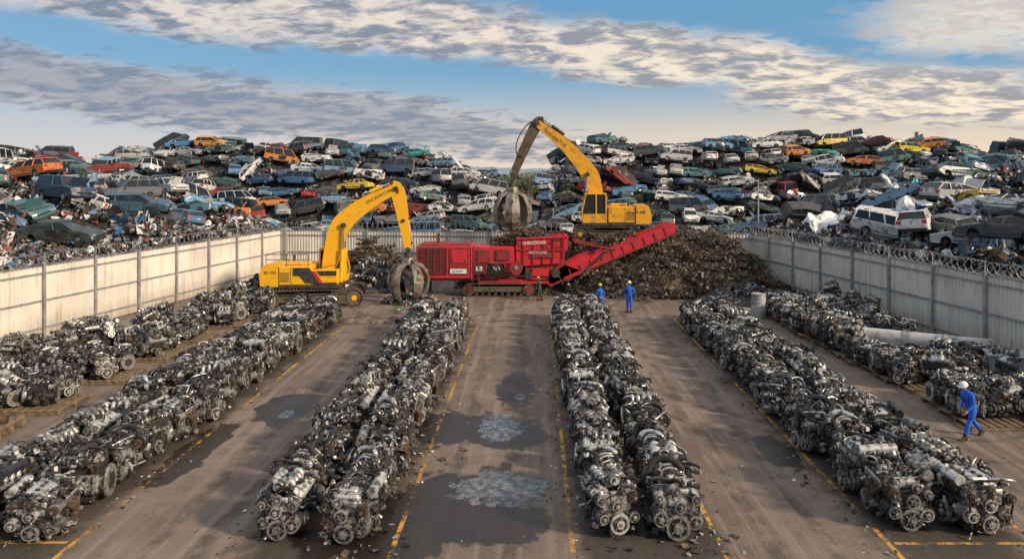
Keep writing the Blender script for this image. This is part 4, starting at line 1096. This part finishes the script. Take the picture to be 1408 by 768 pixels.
for x in (-4.25,-3.85): mb.cyl((x,-.05,.5),(x,-.05,3.6),.025,DSTEEL,n=6)
for k in range(7):
    mb.tube(bez((-3.9+k*.3,.1,2.4),(-3.8+k*.3,-.1,1.8),(-3.2+k*.4,.0,1.3),(-2.6+k*.4,.3,1.5)),.03,RUBB,6)
obj('handrails_and_hoses',mb.mesh('rails'),parent=e)
text_obj('SHREDDER',.34,(-.75,-.06,3.72),(pi/2,-.04,0),WHT,e); text_obj('RECYCLING',.24,(-.3,-.06,3.1),(pi/2,0,0),WHT,e); text_obj('950',.34,(-2.85,.04,1.9),(pi/2,0,0),WHT,e)
text_obj('SCRAP',.26,(-5.75,-.056,1.76),(pi/2,0,0),TXT,e)
for k in range(30):
    x=rm.uniform(-2.6,2.2); obj('feed_material',rm.choice(CD),(x,1.4+rm.uniform(-.8,.8),3.75+.75*math.exp(-((x+.6)/1.2)**2)),(rm.gauss(0,.3),rm.gauss(0,.3),rm.uniform(0,6.3)),.6,e)

# ------------------------------------------------------------------ light pole
e=empty('light_pole',(19.5,63,0)); mb=MB()
mb.cyl((0,0,0),(0,0,8.2),.10,GALV,r1=.06,n=10); mb.bar((0,0,8.1),(-.7,-.3,8.25),.06,.06,GALV); mb.box((-.8,-.34,8.22),(.5,.22,.12),GALV,.03); mb.cyl((0,0,0),(0,0,.3),.18,GALV,n=10)
obj('pole',mb.mesh('pole'),parent=e)

# ------------------------------------------------------------------ workers
def rot_y(v,a):
    return Vector((v.x*math.cos(a)+v.z*math.sin(a),v.y,-v.x*math.sin(a)+v.z*math.cos(a)))
def worker(loc,yaw,lean=.05,legs=((.1,0.05),(-.1,.1)),arms=((.15,.2),(-.1,.2)),cloth=BLUECL,helm=HELW,hgt=1.78,headturn=0,out=.12):
    e=empty('worker',loc,(0,0,yaw),hgt/1.78)
    V=[];E=[];Rr=[]
    def a(p,r,par=None):
        V.append(Vector(p));Rr.append(r)
        if par is not None:E.append((par,len(V)-1))
        return len(V)-1
    th,sh=.44,.42
    def leg(s,sw,kn):
        hip=Vector((0,s*.095,-.04)); k=hip+rot_y(Vector((0,s*.01,-th)),-sw); an=k+rot_y(Vector((0,0,-sh)),-(sw-kn)); return hip,k,an
    L=[leg(s,sw,kn) for s,(sw,kn) in zip((1,-1),legs)]
    low=min(q[2].z for q in L); pz=-low+.085
    up=lambda v: rot_y(Vector(v),lean)
    base=Vector((0,0,pz))
    p=a(base,.145); 
    w=a(base+up((0,0,.14)),.135,p); c=a(base+up((.01,0,.34)),.165,w); sh_=a(base+up((0,0,.47)),.12,c); nk=a(base+up((.0,0,.55)),.062,sh_); nh=a(base+up((.025,0,.62)),.056,nk)
    hands=[]
    for s,(sw,el) in zip((1,-1),arms):
        S=base+up((0,s*.185,.46)); el_=S+up(rot_y(Vector((0,s*out*.29,-.285)),-sw)); wr=el_+up(rot_y(Vector((0,-s*.02,-.25)),-(sw+el)))
        i=a(S,.078,sh_);mid=a(S.lerp(el_,.5),.062,i);i2=a(el_,.054,mid);i3=a(wr,.042,i2); hands.append((s,wr,(wr-el_).normalized()))
    for s,(hip,k,an) in zip((1,-1),L):
        i=a(base+hip,.115,p); m_=a(base+hip.lerp(k,.5),.098,i); i2=a(base+k,.075,m_); m2=a(base+k.lerp(an,.45),.072,i2); i3=a(base+an,.058,m2)
    me=bpy.data.meshes.new('coverall');me.from_pydata([tuple(v) for v in V],E,[]);
    bm=bmesh.new();bm.from_mesh(me);lay=bm.verts.layers.skin.verify();bm.verts.ensure_lookup_table()
    for i,v in enumerate(bm.verts):
        v[lay].radius=(Rr[i]*.95,Rr[i]*(1.22 if i in(w,c) else 1.0)); v[lay].use_root=(i==0)
    bm.to_mesh(me);bm.free();me.materials.append(cloth)
    o=obj('coverall',me,parent=e)
    md=o.modifiers.new('skin','SKIN');md.use_smooth_shade=True;md.branch_smoothing=.6
    sb=o.modifiers.new('sub','SUBSURF');sb.levels=1;sb.render_levels=2
    mb=MB();hc=base+up((.045,0,.715))
    mb.M=Matrix.Translation(hc)@Euler((0,lean*.7,headturn)).to_matrix().to_4x4()
    mb.ball((0,0,0),(.098,.078,.118),SKIN,14,10); mb.ball((.03,0,-.06),(.062,.055,.055),SKIN,10,8)
    mb.loft([[(.088,-.012,.02),(.088,.012,.02),(.09,0,.025)],[(.112,-.017,-.022),(.112,.017,-.022),(.122,0,-.012)],[(.09,-.013,-.03),(.09,.013,-.03),(.1,0,-.032)]],SKIN,smooth=True)
    for s in (-1,1):
        mb.ball((.084,s*.032,.012),(.012,.014,.009),WHT,8,6);mb.ball((.093,s*.032,.012),.0055,EYE,6,5);mb.box((.09,s*.032,.033),(.012,.034,.007),HAIR)
        mb.ball((-.005,s*.08,-.002),(.02,.01,.032),SKIN,8,6)
    mb.box((.088,0,-.058),(.014,.045,.008),LIP)
    mb.ball((-.02,0,.0),(.092,.083,.10),HAIR,12,8)
    vs=[];fs=[];n=16
    for i in range(6):
        t=pi/2*i/5
        for j in range(n):
            aa=2*pi*j/n;vs.append((.135*math.cos(t)*math.cos(aa),.115*math.cos(t)*math.sin(aa),.045+.115*math.sin(t)))
    for i in range(5):
        for j in range(n): fs.append([i*n+j,i*n+(j+1)%n,(i+1)*n+(j+1)%n,(i+1)*n+j])
    mb.add(vs,fs,helm,True)
    mb.loft([[(.135*math.cos(2*pi*j/n)*k+(.045 if math.cos(2*pi*j/n)>.2 else .008)*kk,.115*math.sin(2*pi*j/n)*k,.043-zz) for j in range(n)] for k,kk,zz in ((.96,0,0),(1.1,1,.006),(1.08,1,.014),(.94,0,.010))],helm,cap=False,smooth=True)
    mb.bar((-.12,0,.1),(-.02,0,.168),.025,.014,helm);mb.bar((-.02,0,.168),(.10,0,.12),.025,.014,helm)
    mb.M=Matrix.Identity(4)
    obj('head_and_helmet',mb.mesh('head'),parent=e)
    mb=MB()
    for s,wr,d in hands:
        R_=d.to_track_quat('X','Z').to_matrix().to_4x4()
        mb.M=Matrix.Translation(wr)@R_
        mb.ball((.05,0,0),(.055,.018,.042),SKIN,10,8); mb.cyl((-.02,0,0),(.03,0,0),.028,SKIN,n=10)
        for k,(zz,ln) in enumerate(((-.030,.058),(-.010,.072),(.011,.078),(.031,.070))):
            mb.tube([(.088,0,zz),(.088+ln*.45,-s*.006,zz*1.1),(.088+ln*.8,-s*.020,zz*1.1),(.088+ln,-s*.036,zz*1.05)],[.0095,.009,.008,.006],SKIN,6)
        mb.tube([(.02,-s*.005,.034),(.05,-s*.016,.058),(.078,-s*.026,.066),(.098,-s*.034,.066)],[.012,.011,.0095,.007],SKIN,6)
    mb.M=Matrix.Identity(4)
    obj('hands',mb.mesh('hands'),parent=e)
    mb=MB()
    for s,(hip,k,an) in zip((1,-1),L):
        p0=base+an; sh_d=(an-k).normalized(); tilt=math.atan2(-sh_d.x,-sh_d.z)
        mb.M=Matrix.Translation(p0)@Euler((0,tilt*.0 if p0.z<.12 else abs(tilt)*.8,0)).to_matrix().to_4x4()
        secs=[]
        for x,wd,z0,z1 in ((-.085,.028,-.08,-.01),(-.07,.04,-.085,.03),(-.01,.046,-.085,.06),(.05,.046,-.085,.02),(.12,.05,-.085,-.02),(.17,.044,-.083,-.035),(.195,.025,-.078,-.05)):
            secs.append([(x,-wd,z0),(x,wd,z0),(x,wd*.95,(z0+z1)/2),(x,wd*.55,z1),(x,-wd*.55,z1),(x,-wd*.95,(z0+z1)/2)])
        mb.loft(secs,BOOT,smooth=True); mb.cyl((0,0,-.02),(-.005,0,.10),.058,BOOT,n=12)
    mb.M=Matrix.Identity(4)
    obj('boots',mb.mesh('boots'),parent=e)
worker((14.6,24.2,0),pi+.25,.36,((.52,.20),(-.36,.42)),((.40,.80),(.10,.85)),BLUECL,HELW,1.98,.1)
worker((4.2,45.4,0),pi/2+.3,.04,((.06,.04),(-.05,.06)),((.1,.2),(-.05,.25)),BLUECL,HELY,1.85)
worker((6.08,46.0,0),pi/2-.15,.03,((.12,.05),(-.12,.08)),((.2,.5),(.05,.5)),BLUECL,HELW,1.92,0,.5)
worker((.45,50.3,0),pi*.75,.15,((.1,.05),(-.1,.1)),((.4,.7),(.3,.6)),GREENCL,HELY,1.6)

# ------------------------------------------------------------------ distance
mb=MB();rt=random.Random(4)
for i in range(420):
    x=rt.uniform(-60,60);y=rt.uniform(260,330);h=rt.uniform(4,8.5)
    mb.cyl((x,y,0),(x,y,h*.6),.25,SCR_BR,r1=.1,n=5)
    for k in range(22):
        p=Vector((x+rt.gauss(0,1.5),y+rt.gauss(0,1.5),h*.62+rt.gauss(0,h*.2)));s=rt.uniform(.5,1.2)
        mb.add([p+Vector((rt.uniform(-s,s),rt.uniform(-s,s),rt.uniform(-s,s))) for _ in range(4)],[[0,1,2],[0,2,3],[1,2,3],[0,1,3]],GREEN)
obj('distant_trees',mb.mesh('trees'))
def ridge(name,y0,y1,base,a1,a2,mat,ph):
    mb=MB();n=400;vs=[];fs=[]
    for i in range(n+1):
        x=-4000+8000*i/n; h=base+a1*noise.noise(Vector((x*.0022,ph,0)))+a2*noise.noise(Vector((x*.012,ph+7,0)))+a2*.5*noise.noise(Vector((x*.05,ph+9,0)))
        vs+=[(x,y0,-2),(x,y1,h),(x,y1+200,-2)]
    for i in range(n):
        fs.append([3*i,3*i+3,3*i+4,3*i+1]);fs.append([3*i+1,3*i+4,3*i+5,3*i+2])
    mb.add(vs,fs,mat,True);obj(name,mb.mesh(name))
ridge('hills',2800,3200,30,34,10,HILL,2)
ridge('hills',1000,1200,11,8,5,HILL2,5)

# ------------------------------------------------------------------ sun & sky
SEL=math.radians(25); sd=Vector((.80,-.42,0)).normalized(); sd=Vector((sd.x*math.cos(SEL),sd.y*math.cos(SEL),math.sin(SEL)))
su=bpy.data.lights.new('sun','SUN');su.energy=4.7;su.angle=math.radians(5);su.color=(1,.79,.56)
so=bpy.data.objects.new('sun',su);COL.objects.link(so);so.rotation_euler=(-sd).to_track_quat('-Z','Y').to_euler();so.location=(40,-20,40)
w=bpy.data.worlds.new('World');scene.world=w;w.use_nodes=True;nt=w.node_tree;nt.nodes.clear()
out=N(nt,'ShaderNodeOutputWorld');bg=N(nt,'ShaderNodeBackground');nt.links.new(bg.outputs[0],out.inputs[0]);bg.inputs[1].default_value=.11
sky=N(nt,'ShaderNodeTexSky');sky.sky_type='NISHITA';sky.sun_disc=False;sky.sun_elevation=SEL;sky.sun_rotation=math.atan2(sd.x,sd.y)
tc=N(nt,'ShaderNodeTexCoord');D=tc.outputs['Generated']
sep=N(nt,'ShaderNodeSeparateXYZ');nt.links.new(D,sep.inputs[0]);X,Y,Z=sep.outputs
zc=mathn(nt,'MAXIMUM',Z,0.0)
den=mathn(nt,'ADD',zc,.17)
cx=mathn(nt,'DIVIDE',X,den);cy=mathn(nt,'DIVIDE',Y,den)
cmb=N(nt,'ShaderNodeCombineXYZ');nt.links.new(cx,cmb.inputs[0]);nt.links.new(cy,cmb.inputs[1]);C=cmb.outputs[0]
fine=noise_tex(nt,C,4.2,8,.60,.5)
mp=N(nt,'ShaderNodeMapping');mp.inputs['Rotation'].default_value=(0,0,.6);mp.inputs['Scale'].default_value=(1.0,1.5,1);nt.links.new(C,mp.inputs['Vector'])
rip=noise_tex(nt,mp.outputs[0],7.5,5,.6,.5)
large=noise_tex(nt,C,.9,4,.55)
def band(a,b_,wd,k=.12):
    # great-circle band z = a*y + b*x
    q=mathn(nt,'SUBTRACT',Z,mathn(nt,'ADD',mathn(nt,'MULTIPLY',Y,a),mathn(nt,'MULTIPLY',X,b_)))
    q=mathn(nt,'ADD',q,mathn(nt,'MULTIPLY',mathn(nt,'SUBTRACT',large,.5),k))
    return ramp(nt,mathn(nt,'ABSOLUTE',q),wd,wd*.1)
b1=band(.178,-.130,.066)
b2=mathn(nt,'MULTIPLY',band(.045,-.125,.060,.06),ramp(nt,X,.20,-.12))
b3=mathn(nt,'MULTIPLY',band(.20,.02,.085,.1),mathn(nt,'MULTIPLY',ramp(nt,X,.28,.5),.7))
zen_fill=ramp(nt,Z,.28,.5)  # bright cloud overhead, out of view, added to light the ground softly
cov=mathn(nt,'MAXIMUM',mathn(nt,'MAXIMUM',b1,b2),mathn(nt,'MAXIMUM',b3,mathn(nt,'MULTIPLY',zen_fill,.8)))
al=mathn(nt,'ADD',cov,mathn(nt,'MULTIPLY',mathn(nt,'SUBTRACT',mathn(nt,'ADD',mathn(nt,'MULTIPLY',fine,.6),mathn(nt,'MULTIPLY',rip,.4)),.5),2.0))
al=ramp(nt,al,.20,.80)
clear=mixc(nt,.7,sky.outputs[0],(1.15,3.3,5.6))
warm=ramp(nt,Z,.150,.0)
rightw=ramp(nt,X,-.7,.5)
hz=mixc(nt,rightw,(6.6,6.1,6.0),(9.3,7.1,4.8))
clear=mixc(nt,mathn(nt,'MULTIPLY',warm,.9),clear,hz)
sh=mathn(nt,'ADD',mathn(nt,'MULTIPLY',rip,.5),mathn(nt,'MULTIPLY',fine,.5))
shade=ramp(nt,sh,.42,.58)
ccol=mixc(nt,shade,mixc(nt,rightw,(7.2,6.4,5.9),(9.4,8.0,6.2)),mixc(nt,rightw,(1.9,2.35,3.15),(3.2,3.2,3.5)))
ccol=mixc(nt,mathn(nt,'MULTIPLY',b2,.7),ccol,(2.1,2.55,3.35))
ccol=mixc(nt,mathn(nt,'MULTIPLY',b3,.75),ccol,(8.6,7.6,6.4))
ccol=mixc(nt,mathn(nt,'MULTIPLY',zen_fill,.8),ccol,(6.6,6.5,6.5))
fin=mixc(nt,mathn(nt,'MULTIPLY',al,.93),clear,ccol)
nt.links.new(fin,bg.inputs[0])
scene.view_settings.view_transform='Standard';scene.view_settings.look='None';scene.view_settings.exposure=0
print('OBJ',len(bpy.data.objects))
